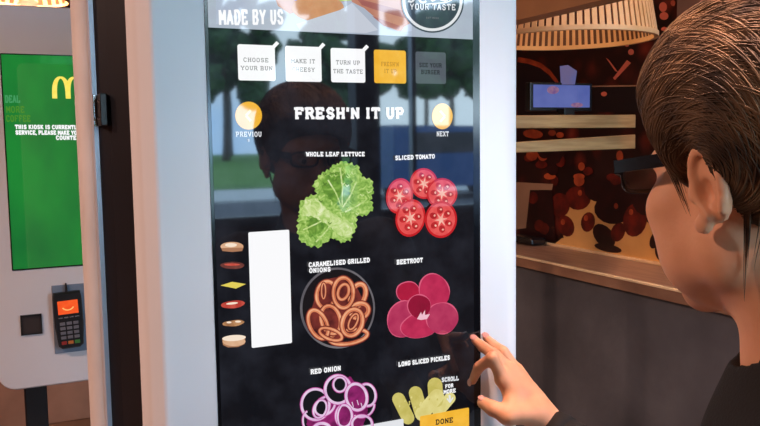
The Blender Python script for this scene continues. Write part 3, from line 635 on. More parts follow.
# ------------------------------------------------------------ pendant lamps
SH1 = mat('shade_wood_slat', (232, 190, 140), rough=.55, c2=(214, 168, 116), scale=10)
SH2 = mat('shade_gap_dark', (96, 58, 36), rough=.6)
TAN = mat('shade_top_tan', (196, 138, 92), rough=.5)
def lamp(c, rb, rt_, h, nsl, label, power, cap=.012):
    root = empty('pendant_lamp', (c.x, c.y, RZ)); tag(root, label, 'lamp')
    bm = bmesh.new(); n = nsl*2
    for i in range(n):
        a0 = 2*PI*i/n; a1 = 2*PI*(i+1)/n; wide = i % 2 == 0
        if wide: a0 -= .18*2*PI/n; a1 += .18*2*PI/n
        rr = 0 if wide else -.006
        vs = [bm.verts.new((c.x+(r+rr)*math.cos(a), c.y+(r+rr)*math.sin(a), z)) for r, z, a in ((rb, c.z+.012, a0), (rb, c.z+.012, a1), (rt_, c.z+h, a1), (rt_, c.z+h, a0))]
        f = bm.faces.new(vs); f.material_index = 0 if wide else 1
        if wide:
            vi = [bm.verts.new(v.co+Vector((c.x-v.co.x, c.y-v.co.y, 0)).normalized()*.004) for v in vs]
            bm.faces.new(vi[::-1])
            for k in range(4): bm.faces.new((vs[k], vs[(k+1) % 4], vi[(k+1) % 4], vi[k]))
    obj('lamp_shade', bm, [SH1, SH2], root)
    bm = bmesh.new(); m = 64; R = []
    for i in range(m):
        a = 2*PI*i/m; R.append([bm.verts.new((c.x+r*math.cos(a), c.y+r*math.sin(a), z)) for r, z in ((rb+.003, c.z), (rb+.003, c.z+.013), (rb-.01, c.z+.013), (rb-.01, c.z))])
    for i in range(m):
        for k in range(4): bm.faces.new((R[i][k], R[(i+1) % m][k], R[(i+1) % m][(k+1) % 4], R[i][(k+1) % 4]))
    obj('shade_rim', bm, SH1, root, smooth=False)
    bm = bmesh.new(); cyl(bm, (c.x, c.y, c.z+h), (c.x, c.y, c.z+h+.01), rt_+.003, rt_+.003, 48); obj('shade_top', bm, TAN, root)
    bm = bmesh.new(); cyl(bm, (c.x, c.y, c.z+h+.01), (c.x, c.y, RZ-.001), .004, seg=8); obj('cord', bm, M_dark, root)
    bm = bmesh.new(); bmesh.ops.create_uvsphere(bm, u_segments=16, v_segments=10, radius=.035, matrix=Matrix.Translation((c.x, c.y, c.z+h*.55))); 
    obj('bulb', bm, mat('bulb_warm', (255, 206, 150), emit=True, es=8), root, smooth=True)
    ld = bpy.data.lights.new('lamp_light', 'POINT'); ld.energy = power; ld.color = (1, .66, .38); ld.shadow_soft_size = .03
    lo = bpy.data.objects.new('lamp_light', ld); COL.objects.link(lo); lo.location = (c.x, c.y, c.z+h*.3); lo.parent = root; lo.matrix_parent_inverse = parent_inv(root)
L1c = atd(566, 41, 2.35); lamp(L1c, 87/F_PX*2.35, 72/F_PX*2.35, .26, 80, 'large slatted pale wood pendant lamp hanging above the blue monitor', 1.0)
L2c = atd(30, 2, 4.0); lamp(L2c, 38/F_PX*4.0, .12, .24, 24, 'slatted wooden pendant lamp hanging behind the far kiosk', 14)
# unseen ceiling downlights, added for warm light on kiosks, hand and lamp shade
def down(x, y, e, col=(1, .61, .47), size=.16, lab='', spread=160):
    root = empty('added_downlight', (x, y, RZ)); tag(root, lab, 'ceiling light', 'unseen warm downlights added to the ceiling')
    bm = bmesh.new(); cyl(bm, (x, y, RZ-.012), (x, y, RZ-.001), size/2+.02, size/2+.03, 32); obj('housing', bm, M_edge, root)
    bm = bmesh.new(); cyl(bm, (x, y, RZ-.014), (x, y, RZ-.0122), size/2, size/2, 32); obj('lens', bm, mat('downlight_lens', (255, 214, 170), emit=True, es=6), root)
    ld = bpy.data.lights.new('downlight', 'AREA'); ld.shape = 'DISK'; ld.size = size; ld.energy = e; ld.spread = math.radians(spread); ld.color = col
    lo = bpy.data.objects.new('downlight', ld); COL.objects.link(lo); lo.location = (x, y, RZ-.02); lo.parent = root; lo.matrix_parent_inverse = parent_inv(root)
LB = 'unseen warm ceiling downlight added above the restaurant floor'
for x, y, e, sp in ((-1.35, 1.45, 52, 150), (.62, .46, 11, 58), (-1.9, 3.4, 46, 160), (1.25, 3.1, 7, 160), (1.5, 1.25, 9, 120)): down(x, y, e, lab=LB, spread=sp)

# ------------------------------------------------------------ outside, seen mirrored in the screens
M_as = mat('asphalt', (96, 98, 104), rough=.9); M_gr = mat('lawn_green', (104, 150, 66), rough=.9, c2=(80, 126, 52), scale=.6); M_pv = mat('pavement_pale', (205, 205, 202), rough=.8)
def ground(name, y0, y1, z, m): return struct(obj(name, B(-80, 110, y0, y1, z-.1, z), m))
ground('ground_road', -19, -2.62, -.15, M_as); ground('ground_pavement', -24, -19, -.10, M_pv); ground('ground_lawn', -90, -24, -.05, M_gr)
M_leaf = mat('tree_leaves', (62, 96, 52), rough=.8, c2=(34, 62, 38), scale=1.2, detail=6); M_trunk = mat('tree_bark', (84, 70, 58), rough=.9)
def tree(x, y, h, r, n, label):
    root = empty('tree', (x, y, -.05)); tag(root, label, 'tree', 'trees on the lawn outside')
    bm = bmesh.new(); tube(bm, [(x, y, -.05), (x+.1, y, h*.3), (x, y, h*.6)], [.35, .25, .15], 10); obj('trunk', bm, M_trunk, root)
    bm = bmesh.new()
    for i in range(n):
        a = random.uniform(0, 6.28); q = random.random()**.5*r
        bmesh.ops.create_icosphere(bm, subdivisions=2, radius=r*random.uniform(.18, .34), matrix=Matrix.Translation((x+q*math.cos(a), y+q*math.sin(a)*.5, h*random.uniform(.42, .95))))
    for v in bm.verts: v.co += Vector((random.uniform(-1, 1), random.uniform(-1, 1), random.uniform(-1, 1)))*r*.06
    obj('foliage', bm, M_leaf, root)
for i in range(22):
    k_ = i//2; far = i % 2
    tree(-6+k_*11+far*5.5+random.uniform(-.6, .6), -62-far*16+random.uniform(-2, 2), random.uniform(9, 14)+far*5, random.uniform(3.6, 4.05), 36, 'green tree on the lawn outside mirrored in the kiosk screen')
# blue van on the road outside
vx, vy = 11.5, -17.5
VN = empty('parked_van', (vx, vy, -.15)); tag(VN, 'dark blue van parked outside mirrored in the kiosk screen', 'van')
bm = bmesh.new(); loftpts = [(-2.3, .35), (2.3, .35), (2.3, 1.0), (1.7, 1.15), (1.1, 1.95), (-2.25, 2.0)]
loft(bm, [(vy-.9, [(vx+a, b-.15) for a, b in loftpts]), (vy+.9, [(vx+a, b-.15) for a, b in loftpts])]); bmesh.ops.recalc_face_normals(bm, faces=bm.faces)
obj('van_body', bm, mat('van_blue', (40, 84, 136), rough=.3), VN)
for sx in (-1.4, 1.4):
    for sy in (-.92, .92):
        bm = bmesh.new(); cyl(bm, (vx+sx, vy+sy-.1, .18), (vx+sx, vy+sy+.1, .18), .33, seg=24); obj('wheel', bm, M_dark, VN)
obj('van_window', B(vx-1.8, vx+.9, vy+.901, vy+.91, 1.1, 1.65), M_bezel, VN)

# ------------------------------------------------------------ the customer
class Field:
    def __init__(s, lo, hi, h):
        s.lo = np.array(lo, float); s.h = h; n = np.ceil((np.array(hi)-s.lo)/h).astype(int)+1; s.n = n
        s.F = np.full(n, .05, np.float32); s.ax = [s.lo[i]+h*np.arange(n[i]) for i in range(3)]
    def sl(s, lo, hi):
        a = [int(max(0, math.floor((lo[i]-s.lo[i])/s.h))) for i in range(3)]; b = [int(min(s.n[i], math.ceil((hi[i]-s.lo[i])/s.h)+1)) for i in range(3)]
        return tuple(slice(x, max(x, y)) for x, y in zip(a, b))
    def grid(s, q, M=None):
        X, Y, Z = np.meshgrid(s.ax[0][q[0]], s.ax[1][q[1]], s.ax[2][q[2]], indexing='ij')
        if M is not None:
            m = np.array(M.inverted()); return (m[0, 0]*X+m[0, 1]*Y+m[0, 2]*Z+m[0, 3], m[1, 0]*X+m[1, 1]*Y+m[1, 2]*Z+m[1, 3], m[2, 0]*X+m[2, 1]*Y+m[2, 2]*Z+m[2, 3])
        return X, Y, Z
    def comb(s, q, d, k, mode):
        a = s.F[q]; d = d.astype(np.float32)
        if a.size == 0: return
        if mode == 'sub': a2 = -a; hh = np.clip(.5+.5*(a2-d)/k, 0, 1); s.F[q] = -((a2*(1-hh)+d*hh)-k*hh*(1-hh)); return
        hh = np.clip(.5+.5*(a-d)/k, 0, 1); s.F[q] = a*(1-hh)+d*hh-k*hh*(1-hh)
    def cap(s, a, b, ra, rb, k=.01, mode='add'):
        a = np.array(a, float); b = np.array(b, float); m = max(ra, rb)+k+s.h*3+.006
        q = s.sl(np.minimum(a, b)-m, np.maximum(a, b)+m); X, Y, Z = s.grid(q)
        d = b-a; L = float(d@d)+1e-12; t = np.clip(((X-a[0])*d[0]+(Y-a[1])*d[1]+(Z-a[2])*d[2])/L, 0, 1)
        D = np.sqrt((X-a[0]-t*d[0])**2+(Y-a[1]-t*d[1])**2+(Z-a[2]-t*d[2])**2)-(ra+(rb-ra)*t); s.comb(q, D, k, mode)
    def ell(s, c, r, M=None, k=.01, mode='add'):
        M = (M or Matrix.Identity(4)) ; cc = M @ Vector(c); m = max(r)+k+s.h*3+.006
        q = s.sl(np.array(cc)-m, np.array(cc)+m); X, Y, Z = s.grid(q, M)
        a, b, c_ = (X-c[0])/r[0], (Y-c[1])/r[1], (Z-c[2])/r[2]; k0 = np.sqrt(a*a+b*b+c_*c_); k1 = np.sqrt((a/r[0])**2+(b/r[1])**2+(c_/r[2])**2)+1e-9
        s.comb(q, k0*(k0-1)/k1, k, mode)
    def mesh(s, name, m, parent=None, smooth_it=1):
        F = s.F.copy(); F[0] = F[-1] = .01; F[:, 0] = F[:, -1] = .01; F[:, :, 0] = F[:, :, -1] = .01
        neg = F < 0
        c = np.zeros(tuple(np.array(F.shape)-1), np.uint8)
        cs = [(i, j, k) for i in (0, 1) for j in (0, 1) for k in (0, 1)]; sh = F.shape
        def vw(A, o): return A[o[0]:sh[0]-1+o[0], o[1]:sh[1]-1+o[1], o[2]:sh[2]-1+o[2]]
        for o in cs: c += vw(neg, o)
        act = np.argwhere((c > 0) & (c < 8)); idx = -np.ones(c.shape, np.int32); idx[tuple(act.T)] = np.arange(len(act))
        val = {o: F[act[:, 0]+o[0], act[:, 1]+o[1], act[:, 2]+o[2]] for o in cs}
        P = np.zeros((len(act), 3)); N = np.zeros(len(act))
        for o in cs:
            for ax in range(3):
                if o[ax] == 0:
                    o2 = list(o); o2[ax] = 1; o2 = tuple(o2); a, b = val[o], val[o2]; msk = (a < 0) != (b < 0)
                    t = np.where(msk, a/np.where(msk, a-b, 1), 0); e = np.tile(np.array(o, float), (len(act), 1)); e[:, ax] += t
                    P += e*msk[:, None]; N += msk
        V = (act+P/N[:, None])*s.h+s.lo
        Q = []
        for ax in range(3):
            u, w = (ax+1) % 3, (ax+2) % 3
            sl0 = [slice(None)]*3; sl1 = [slice(None)]*3; sl0[ax] = slice(0, -1); sl1[ax] = slice(1, None)
            ch = neg[tuple(sl0)] != neg[tuple(sl1)]; pos = np.argwhere(ch)
            pos = pos[(pos[:, u] > 0) & (pos[:, w] > 0) & (pos[:, u] < sh[u]-1) & (pos[:, w] < sh[w]-1)]
            ins = neg[tuple(pos.T)]
            def g(du, dw): p2 = pos.copy(); p2[:, u] -= du; p2[:, w] -= dw; return idx[tuple(p2.T)]
            q = np.stack([g(1, 1), g(0, 1), g(0, 0), g(1, 0)], 1); q[~ins] = q[~ins][:, ::-1]; Q.append(q)
        Q = np.concatenate(Q); Q = Q[(Q >= 0).all(1)]
        me = bpy.data.meshes.new(name); me.from_pydata(V.tolist(), [], Q.tolist()); me.polygons.foreach_set('use_smooth', [True]*len(me.polygons))
        for x in (m if isinstance(m, list) else [m]): me.materials.append(x)
        o = bpy.data.objects.new(name, me); COL.objects.link(o)
        if parent: o.parent = parent; o.matrix_parent_inverse = parent_inv(parent)
        if smooth_it:
            bm = bmesh.new(); bm.from_mesh(me)
            for _ in range(smooth_it): bmesh.ops.smooth_vert(bm, verts=bm.verts, factor=.5, use_axis_x=True, use_axis_y=True, use_axis_z=True)
            bm.to_mesh(me); bm.free()
        return o
M_skin = mat('skin', (232, 176, 138), rough=.5, c2=(222, 162, 126), scale=25, bump=.05, bscale=300, spec=.4)
M_skin.node_tree.nodes['Principled BSDF'].inputs['Subsurface Weight'].default_value = .12
M_skin.node_tree.nodes['Principled BSDF'].inputs['Subsurface Radius'].default_value = (.012, .005, .003)
M_hair = mat('brown_hair', (96, 72, 50), rough=.6, c2=(50, 36, 26), scale=22, detail=6, stretch=(1, 1, .3), bump=.5, bscale=60)
M_str = mat('hair_strand_brown', (118, 92, 66), rough=.62, c2=(58, 42, 30), scale=30, spec=.3)
M_shirt = mat('black_shirt', (16, 15, 17), rough=.85, bump=.2, bscale=400)
M_tr = mat('dark_trousers', (24, 24, 30), rough=.9)

ear = atd(713, 193, .645)
HM = Matrix.Translation(ear+Vector((.077, .012, 0))) @ Matrix.Rotation(math.radians(0), 4, 'Z') @ Matrix.Rotation(math.radians(-7), 4, 'X')
H = HM.translation
Fb = Vector((-.57, .82, 0)).normalized(); Rb = Vector((Fb.y, -Fb.x, 0))
Nk = H-Fb*.048+Vector((0, 0, -.17))
RS = Nk+Rb*.165+Vector((-.01, 0, -.025)); LS = Nk-Rb*.165+Vector((0, 0, -.055))
WR = onY(547, 425, .965); EL = WR+Vector((.075, -.215, -.075))
PEL = Vector((Nk.x+.05, Nk.y-.12, .90))-Fb*.02
ROOT = empty('person', (PEL.x, PEL.y, 0)); tag(ROOT, 'woman in glasses and black top touching the front kiosk screen with her hand', 'person')
B_ = Field((.28, .05, .80), (1.0, 1.12, 1.68), .003)
def HE(c, r, k=.012, mode='add', rot=None):
    M_ = HM if rot is None else HM @ Matrix.Translation(c) @ rot @ Matrix.Translation(-Vector(c)); B_.ell(c, r, M_, k, mode)
def hp(c): return HM @ Vector(c)
HE((0, -.012, .045), (.078, .097, .088)); HE((0, .042, -.012), (.062, .052, .088), .02); HE((0, .045, -.068), (.044, .046, .036), .02)
for s_ in (-1, 1):
    HE((s_*.052, .008, -.048), (.018, .026, .03), .025); HE((s_*.046, .064, -.012), (.022, .022, .022), .02); HE((s_*.036, .05, -.05), (.03, .03, .036), .02)
HE((0, .076, -.092), (.02, .017, .018), .018); HE((0, .078, .034), (.052, .016, .016), .015)
for s_ in (-1, 1): HE((s_*.031, .096, .014), (.017, .012, .012), .01, 'sub')
B_.cap(hp((0, .09, .022)), hp((0, .112, -.018)), .007, .011, .01); HE((0, .105, -.024), (.016, .012, .009), .008)
HE((0, .09, -.05), (.024, .012, .014), .01)
# ears
for s_ in (-1, 1):
    R_ = Matrix.Rotation(math.radians(-14), 4, 'X') @ Matrix.Rotation(math.radians(s_*5), 4, 'Z')
    HE((s_*.079, -.014, .004), (.0065, .0185, .031), .005, 'add', R_)
    pts = []
    for i in range(15):
        a = math.radians(-60+300*i/14); v = Vector((s_*.002, -.016*math.cos(a)*(1 if math.cos(a) > 0 else .85), .028*math.sin(a))); pts.append(Matrix.Translation((s_*.083, -.014, .006)) @ R_ @ v)
    for a, b in zip(pts, pts[1:]): B_.cap(hp(a), hp(b), .0042, .0042, .002)
    HE((s_*.088, -.0125, .000), (.0095, .0068, .0125), .002, 'sub', R_); HE((s_*.0875, -.017, .019), (.004, .006, .006), .002, 'sub', R_); HE((s_*.082, .002, -.002), (.006, .005, .007), .004); HE((s_*.081, -.004, -.026), (.0055, .009, .009), .005)
# neck, chest, arms
B_.cap(hp((0, -.012, -.05)), Nk+Vector((-.004, 0.002, .03)), .055, .053, .02); B_.cap(Nk+Vector((-.004, .002, .03)), Nk+Vector((.006, -.004, 0)), .053, .055, .02); B_.cap(Nk, Nk-Vector((0, 0, .06))+Fb*.0, .056, .075, .03)
B_.cap(Nk-Rb*.13+Vector((0, 0, -.06)), Nk+Rb*.13+Vector((0, 0, -.06)), .04, .04, .05)
TM = Matrix.Translation(Nk+Vector((0, 0, -.22))) @ Rb.to_track_quat('X', 'Z').to_matrix().to_4x4()
B_.ell((0, 0, 0), (.15, .095, .2), TM, .04)
B_.ell((Nk.x+.02, Nk.y-.04, .98), (.13, .13, .22), None, .05)
B_.cap(RS, EL, .046, .036, .03); B_.cap(EL, WR, .036, .0235, .02)
LE = LS+Vector((-.03, -.05, -.26)); B_.cap(LS, LE, .045, .034, .03); LH = LE+Vector((.0, .16, -.14)); B_.cap(LE, LH, .034, .023, .02)
B_.cap(LH, LH+Vector((.01, .07, -.03)), .024, .022, .02)
for i in range(4): b0 = LH+Vector((.01, .075, -.03))+Rb*(i-1.5)*.018; b1 = b0+Vector((0, .035, -.02)); B_.cap(b0, b1, .009, .008, .004); B_.cap(b1, b1+Vector((0, .012, -.026)), .008, .0065, .004)
B_.cap(LH+Rb*.02, LH+Rb*.045+Vector((0, .04, -.01)), .012, .009, .01)
# right hand
def q(x, y, Y): return onY(x, y, Y)
mcp = {'i': q(503, 379, .985), 'm': q(509, 369, .992), 'r': q(516, 371, 1.006), 'l': q(522, 381, 1.022)}
for k_, r_ in (('i', .0135), ('m', .0135), ('r', .013), ('l', .012)):
    B_.cap(WR.lerp(mcp[k_], .12), mcp[k_], .0205 if k_ != 'l' else .018, r_, .012)
B_.cap(WR.lerp(mcp['i'], .3), WR.lerp(mcp['l'], .75), .02, .014, .015)
fingers = {'i': [mcp['i'], q(492.5, 357.5, .985), q(479, 367, 1.012), q(472.5, 381, 1.034)], 'm': [mcp['m'], q(494, 354.5, 1.0), q(483, 347, 1.025), q(475, 340, 1.045)],
           'r': [mcp['r'], q(503, 352, 1.015), q(493, 345, 1.033), q(486.5, 338, 1.05)], 'l': [mcp['l'], q(513, 366, 1.034), q(506, 358, 1.043), q(501, 354, 1.05)]}
for k_, P_ in fingers.items():
    rs = (.0105, .0092, .0082, .0064) if k_ != 'l' else (.0095, .008, .007, .0058)
    for i in range(3): B_.cap(P_[i], P_[i+1], rs[i], rs[i+1], .003)
TH = [q(534, 413, .962), q(508, 415, .958), q(493, 408.5, .972), q(483, 402.5, .99)]
B_.cap(TH[0], TH[1], .018, .0135, .014)
B_.cap(WR.lerp(mcp['i'], .75), TH[1], .013, .012, .012)
B_.cap(TH[1], TH[2], .0135, .0115, .005); B_.cap(TH[2], TH[3], .0115, .0092, .003)
body = B_.mesh('body', M_skin, ROOT, 1); body['label'] = 'bare skin of head, neck and hands'
# nails
M_nail = mat('nail_pink', (226, 168, 160), rough=.2)
def nail(P0, P1, r, up):
    d = (P1-P0).normalized(); up = (up-d*up.dot(d)).normalized(); s_ = d.cross(up); m = Matrix.Identity(4)
    for i in range(3): m[i][0] = s_[i]; m[i][1] = d[i]; m[i][2] = up[i]
    m = Matrix.Translation(P1+d*.001+up*(r*.86)) @ m @ Matrix.Diagonal((.0052, .0078, .0016, 1))
    bm = bmesh.new(); bmesh.ops.create_uvsphere(bm, u_segments=16, v_segments=10, radius=1, matrix=m); obj('fingernail', bm, M_nail, ROOT, smooth=True)
toc = Vector((-.35, -.9, .25))
nail(fingers['i'][2], fingers['i'][3], .0062, Vector((-1, -.25, .1))); nail(fingers['m'][2], fingers['m'][3], .0062, Vector((-.5, -.5, .7))); nail(fingers['r'][2], fingers['r'][3], .006, Vector((-.4, -.4, .8))); nail(TH[2], TH[3], .009, Vector((-.3, -.3, .9)))
# eyes, lips
for s_ in (-1, 1):
    bm = bmesh.new(); bmesh.ops.create_uvsphere(bm, u_segments=24, v_segments=14, radius=.0118, matrix=HM @ Matrix.Translation((s_*.031, .0745, .014)))
    e = obj('eye', bm, mat('eye_white', (235, 230, 225), rough=.2), ROOT, smooth=True)
    bm = bmesh.new(); cyl(bm, hp((s_*.031, .0855, .014)), hp((s_*.031, .0868, .014)), .0052, .003, 20); obj('iris', bm, mat('iris_brown', (70, 48, 34), rough=.1), e)
bm = bmesh.new()
for dz, r_ in ((.0035, .0045), (-.0045, .0055)): bmesh.ops.create_uvsphere(bm, u_segments=20, v_segments=10, radius=1, matrix=HM @ Matrix.Translation((0, .0985, -.05+dz)) @ Matrix.Diagonal((.021, .006, r_, 1)))
obj('lips', bm, mat('lip_pink', (176, 92, 86), rough=.4), ROOT, smooth=True)
# hair cap
Hf = Field(tuple(H-Vector((.14, .2, .13))), tuple(H+Vector((.14, .14, .23))), .003)
qq = Hf.sl(Hf.lo, Hf.lo+Hf.h*Hf.n); X, Y, Z = Hf.grid(qq, HM)
R = (.098, .117, .117); C0 = (0, -.012, .054)
a = np.abs(X-C0[0])/R[0]; b = np.abs(Y-C0[1])/R[1]; c = np.abs(Z-C0[2])/R[2]
low = np.clip((C0[2]-Z)/.12, 0, 1)
k0 = (a**2.3+b**2.3+c**2.3)**(1/2.3); d = (k0-1)*.098 + low*.018
ang = np.arctan2(X, Z-.02)*26+Y*30; d = d+.0004*np.sin(ang*3)
# hairline: keep points above line
HLX = [-.2, -.06, -.035, -.026, -.014, .008, .018, .030, .046, .06, .075, .09, .14]; HLZ = [-.085, -.082, -.07, -.05, .020, .028, -.004, .004, .034, .054, .064, .070, .072]; line = np.interp(Y, HLX, HLZ)
cut = (line-Z)*.75; tp = np.clip((line+.045-Z)/.045, 0, 1); d = d+.014*tp**2
kk = .008; hh = np.clip(.5-.5*(d-cut)/kk, 0, 1); D = d*(1-hh)+cut*hh+kk*hh*(1-hh)
Hf.F[qq] = D.astype(np.float32)
Hf.ell((.0, -.135, .03), (.045, .04, .045), HM, .012)
hair = Hf.mesh('hair', M_hair, ROOT, 1)
# strands
cu = bpy.data.curves.new('hair_strands', 'CURVE'); cu.dimensions = '3D'; cu.bevel_depth = 1.0; cu.bevel_resolution = 1; cu.resolution_u = 2
def surf(v, off):
    v = Vector(v).normalized(); k = ((abs(v.x)/R[0])**2.3+(abs(v.y)/R[1])**2.3+(abs(v.z)/R[2])**2.3)**(1/2.3); P = v/k
    lw = min(1, max(0, -P.z/.12)); P = P*(1-lw*.16); P = P.normalized()*(P.length+off)
    return HM @ (P+Vector(C0))
HI = HM.inverted(); C0v = Vector(C0)
def onhair(v):
    P = HI @ surf(v, 0); ln = float(np.interp(P.y, HLX, HLZ)); tp_ = min(1, max(0, (ln+.045-P.z)/.045))
    n_ = (P-C0v).normalized(); return P, n_, ln, tp_
made = 0
while made < 5200:
    v = Vector((random.uniform(-1, .7), random.uniform(-1, 1), random.uniform(-.6, 1)))
    if v.length > 1 or v.length < .2: continue
    P, n_, ln, tp_ = onhair(v)
    if P.z < ln+.002: continue
    off = random.uniform(.0, .0022); pts = []; sgn = random.choice((-1, 1)); tw = random.uniform(-.1, .1)
    for j in range(12):
        P, n_, ln, tp_ = onhair(P-C0v)
        if P.z < ln-.001: break
        pts.append(P-n_*(.0138*tp_**2)+n_*off*math.sin(PI*(j+1)/13))
        sx = -1 if P.x < 0 else 1; tgt = Vector((sx*.09, -.03, .02))-P
        t_ = (P-Vector((P.x, -.012, .012))).cross(Vector((1, 0, 0))).normalized(); t_ = t_-n_*t_.dot(n_)
        if t_.length < .05: break
        t_.normalize(); tgt = tgt-n_*tgt.dot(n_); t_ = (t_*sgn+tgt.normalized()*.35+n_.cross(t_)*tw*.3).normalized(); P = P+t_*.007
    if len(pts) < 4: continue
    made += 1; sp = cu.splines.new('POLY'); sp.points.add(len(pts)-1)
    for j, P in enumerate(pts): sp.points[j].co = (*(HM @ P), 1); sp.points[j].radius = .0006*math.sin(PI*(j+.6)/(len(pts)+.2))+.00008
for i in range(700):
    th = random.uniform(0, 2*PI); ph = random.uniform(-1.1, 1.1); dph = random.uniform(-.15, .15); sp = cu.splines.new('POLY'); n = 10; sp.points.add(n-1)
    for j in range(n):
        a_ = th+1.1*j/(n-1); b_ = ph+dph*j/(n-1); kx = 1.008+.02*math.sin(b_*9)
        P = Vector((0, -.137, .03))+Vector((.045*math.cos(b_)*math.cos(a_), -.040*math.sin(b_), .045*math.cos(b_)*math.sin(a_)))*kx
        sp.points[j].co = (*(HM @ P), 1); sp.points[j].radius = .0006*math.sin(PI*(j+.6)/(n+.2))+.00008
so = bpy.data.objects.new('hair_strands', cu); COL.objects.link(so); cu.materials.append(M_str); so.parent = hair; so.matrix_parent_inverse = parent_inv(hair); so['kind'] = 'stuff'
# loose strands in front of and below the ear
cu2 = bpy.data.curves.new('loose_strands', 'CURVE'); cu2.dimensions = '3D'; cu2.bevel_depth = 1.0; cu2.bevel_resolution = 1
for i in range(38):
    j = random.uniform(-1, 1); f_ = random.uniform(.45, 1)
    if i < 26: base = [(-.083, .040+j*.010, .055), (-.0845, .028+j*.008, .034), (-.0815, .020+j*.006, .012), (-.079, .016+j*.004, -.006), (-.0765, .013+j*.003, -.020)]
    else: base = [(-.068, -.044+j*.012, -.01), (-.064, -.036+j*.009, -.035), (-.060, -.028+j*.006, -.055), (-.0575, -.022+j*.004, -.075), (-.056, -.018+j*.003, -.09)]
    n_ = 9; sp = cu2.splines.new('POLY'); sp.points.add(n_-1)
    for k_ in range(n_):
        t = k_/(n_-1)*f_*4; a_ = int(min(3, t)); w_ = t-a_; b_ = Vector(base[a_]).lerp(Vector(base[a_+1]), w_); sp.points[k_].co = (*hp(b_+Vector((-.001*math.sin(i), 0, 0))), 1); sp.points[k_].radius = .0006*(1-k_/(n_-1))+.0001
so = bpy.data.objects.new('loose_strands', cu2); COL.objects.link(so); cu2.materials.append(M_str); so.parent = hair; so.matrix_parent_inverse = parent_inv(hair); so['kind'] = 'stuff'
# glasses
GM = mat('glasses_black', (14, 14, 18), rough=.2)
GL_ = empty('glasses', H); GL_.parent = ROOT; GL_.matrix_parent_inverse = parent_inv(ROOT)
for s_ in (-1, 1):
    bm = bmesh.new()
    lx, ly, lz = s_*.038, .1125, .021; n = 28; prof = []
    for i in range(n):
        a = 2*PI*i/n; ca, sa = math.cos(a), math.sin(a); e = .55
        prof.append(Vector((lx+.027*math.copysign(abs(ca)**e, ca), ly-abs(lx+.029*ca)*.14, lz+.0145*math.copysign(abs(sa)**e, sa))))
    prof.append(prof[0]); prof.append(prof[1]); tube(bm, [HM @ v for v in prof], .0022, 8); obj('lens_frame', bm, GM, GL_, smooth=True)
    lm = bpy.data.materials.new('lens_glass'); lm.use_nodes = True; nt = lm.node_tree; nt.nodes.remove(nt.nodes['Principled BSDF']); t_ = nt.nodes.new('ShaderNodeBsdfTransparent'); g_ = nt.nodes.new('ShaderNodeBsdfGlossy'); g_.inputs['Roughness'].default_value = .05; f_ = nt.nodes.new('ShaderNodeFresnel'); mx = nt.nodes.new('ShaderNodeMixShader')
    t_.inputs[0].default_value = (.82, .84, .86, 1)
    nt.links.new(f_.outputs[0], mx.inputs[0]); nt.links.new(t_.outputs[0], mx.inputs[1]); nt.links.new(g_.outputs[0], mx.inputs[2]); nt.links.new(mx.outputs[0], nt.nodes['Material Output'].inputs[0])
    bm = bmesh.new(); bm.faces.new([bm.verts.new(HM @ v) for v in prof[:n]]); obj('lens', bm, lm, GL_)
    bm = bmesh.new(); xx = s_*.066
    for a, b, w in (((xx, .106, .029), (s_*.078, .097, .030), .0065), ((s_*.078, .097, .030), (s_*.0835, .02, .030), .0058), ((s_*.0835, .02, .030), (s_*.081, -.008, .036), .003)):
        a = Vector(a); b = Vector(b); d_ = (b-a).normalized(); nn = Vector((0, 0, 1)); sd = d_.cross(nn).normalized()
        vs = [bm.verts.new(HM @ (p_+nn*w*u_+sd*.0016*v_)) for p_ in (a, b) for u_, v_ in ((1, 1), (1, -1), (-1, -1), (-1, 1))]
        for k_ in range(4): bm.faces.new((vs[k_], vs[(k_+1) % 4], vs[4+(k_+1) % 4], vs[4+k_]))
        bm.faces.new(vs[:4][::-1]); bm.faces.new(vs[4:])
    obj('temple', bm, GM, GL_)
bm = bmesh.new(); tube(bm, [hp((-.010, .111, .024)), hp((0, .1145, .027)), hp((.010, .111, .024))], .002, 8); obj('bridge', bm, GM, GL_)
# shirt
Sf = Field((.2, -.02, .78), (1.1, 1.1, 1.45), .0045); k = .03
Sf.cap(Nk-Rb*.125+Vector((0, 0, -.06)), Nk+Rb*.125+Vector((0, 0, -.06)), .05, .05, .04); Sf.cap(Nk-Vector((0, 0, .05)), Nk-Vector((0, 0, .1)), .07, .085, .04)
Sf.ell((0, 0, 0), (.16, .107, .21), TM, .04); Sf.ell((Nk.x+.02, Nk.y-.04, .98), (.145, .142, .23), None, .05)
Sf.cap(RS, EL, .066, .047, .03); Sf.cap(EL, EL.lerp(WR, .93), .045, .029, .02); Sf.cap(LS, LE, .055, .043, .03); Sf.cap(LE, LE.lerp(LH, .9), .043, .03, .02)
Sf.cap(Nk-Vector((0, 0, .05)), Nk+Vector((0, 0, .03))-Fb*.004, .095, .073, .03); Sf.cap(Nk+Vector((0, 0, -.055)), RS, .06, .06, .04); Sf.cap(Nk+Vector((0, 0, -.055)), LS, .06, .06, .04); Sf.cap(Nk+Fb*.03+Vector((0, 0, .055)), Nk+Fb*.035+Vector((0, 0, .12)), .056, .075, .004, 'sub')
Sf.mesh('shirt', M_shirt, ROOT, 2)
# cuff
bm = bmesh.new(); d_ = (WR-EL).normalized(); tube(bm, [EL.lerp(WR, .86), EL.lerp(WR, .9), EL.lerp(WR, .965)], [.0305, .0315, .0285], 24); obj('cuff', bm, M_shirt, ROOT, smooth=True)
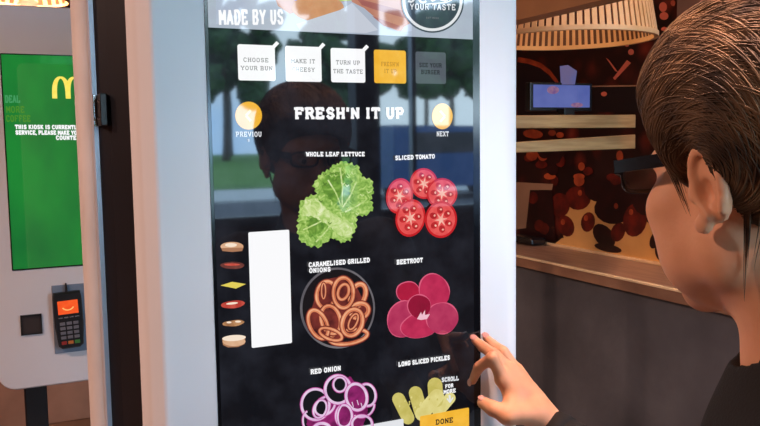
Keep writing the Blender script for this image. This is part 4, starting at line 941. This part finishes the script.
# trousers and shoes
Tf = Field((PEL.x-.3, PEL.y-.3, .05), (PEL.x+.3, PEL.y+.35, .98), .008)
Tf.ell((PEL.x, PEL.y, .86), (.165, .15, .13), None, .05)
for s_ in (-1, 1):
    hpnt = Vector((PEL.x, PEL.y, .82))+Rb*s_*.09; kn = Vector((PEL.x, PEL.y, .47))+Rb*s_*.1+Fb*.03; an = Vector((PEL.x, PEL.y, .09))+Rb*s_*.11
    Tf.cap(hpnt, kn, .088, .062, .04); Tf.cap(kn, an, .062, .048, .03)
    S2 = Field(tuple(an+Vector((-.2, -.2, -.1))), tuple(an+Vector((.2, .22, .06))), .005); t_ = an+Fb*.14; S2.cap((an.x, an.y, .05), (t_.x, t_.y, .035), .045, .033, .02); S2.F[:, :, :] = np.maximum(S2.F, (0.004-S2.ax[2])[None, None, :]); S2.mesh('shoe', M_dark, ROOT, 1)
Tf.mesh('trousers', M_tr, ROOT, 1)

# ------------------------------------------------------------ daylight
w = bpy.data.worlds.new('sky'); S.world = w; w.use_nodes = True; nt = w.node_tree; bg = nt.nodes['Background']
tc = nt.nodes.new('ShaderNodeTexCoord'); n = nt.nodes.new('ShaderNodeTexNoise'); n.inputs['Scale'].default_value = 3; n.inputs['Detail'].default_value = 5; nt.links.new(tc.outputs['Generated'], n.inputs['Vector'])
r = nt.nodes.new('ShaderNodeValToRGB'); nt.links.new(n.outputs['Fac'], r.inputs[0]); r.color_ramp.elements[0].position = .4; r.color_ramp.elements[1].position = .6
r.color_ramp.elements[0].color = (.34, .62, 1, 1); r.color_ramp.elements[1].color = (.64, .85, 1, 1)
nt.links.new(r.outputs[0], bg.inputs['Color']); bg.inputs['Strength'].default_value = 16.0
# portal: window opening lets the sky in
pd = bpy.data.lights.new('window_portal', 'AREA'); pd.shape = 'RECTANGLE'; pd.size = WX1-WX0; pd.size_y = WZ1-WZ0; pd.cycles.is_portal = True
po = bpy.data.objects.new('window_portal', pd); COL.objects.link(po); po.location = ((WX0+WX1)/2, RY0-.01, (WZ0+WZ1)/2); po.rotation_euler = (PI/2, 0, 0)

S.view_settings.view_transform = 'Standard'; S.view_settings.look = 'None'; S.view_settings.exposure = 0; S.view_settings.gamma = 1
S.cycles.use_denoising = True; S.cycles.max_bounces = 8
print('Y2', Y2, 'Xw', Xw, 'Xm', Xm, 'zl', zl, zlb, 'H', H, 'WR', WR, 'EL', EL, 'RS', RS, 'PEL', PEL)
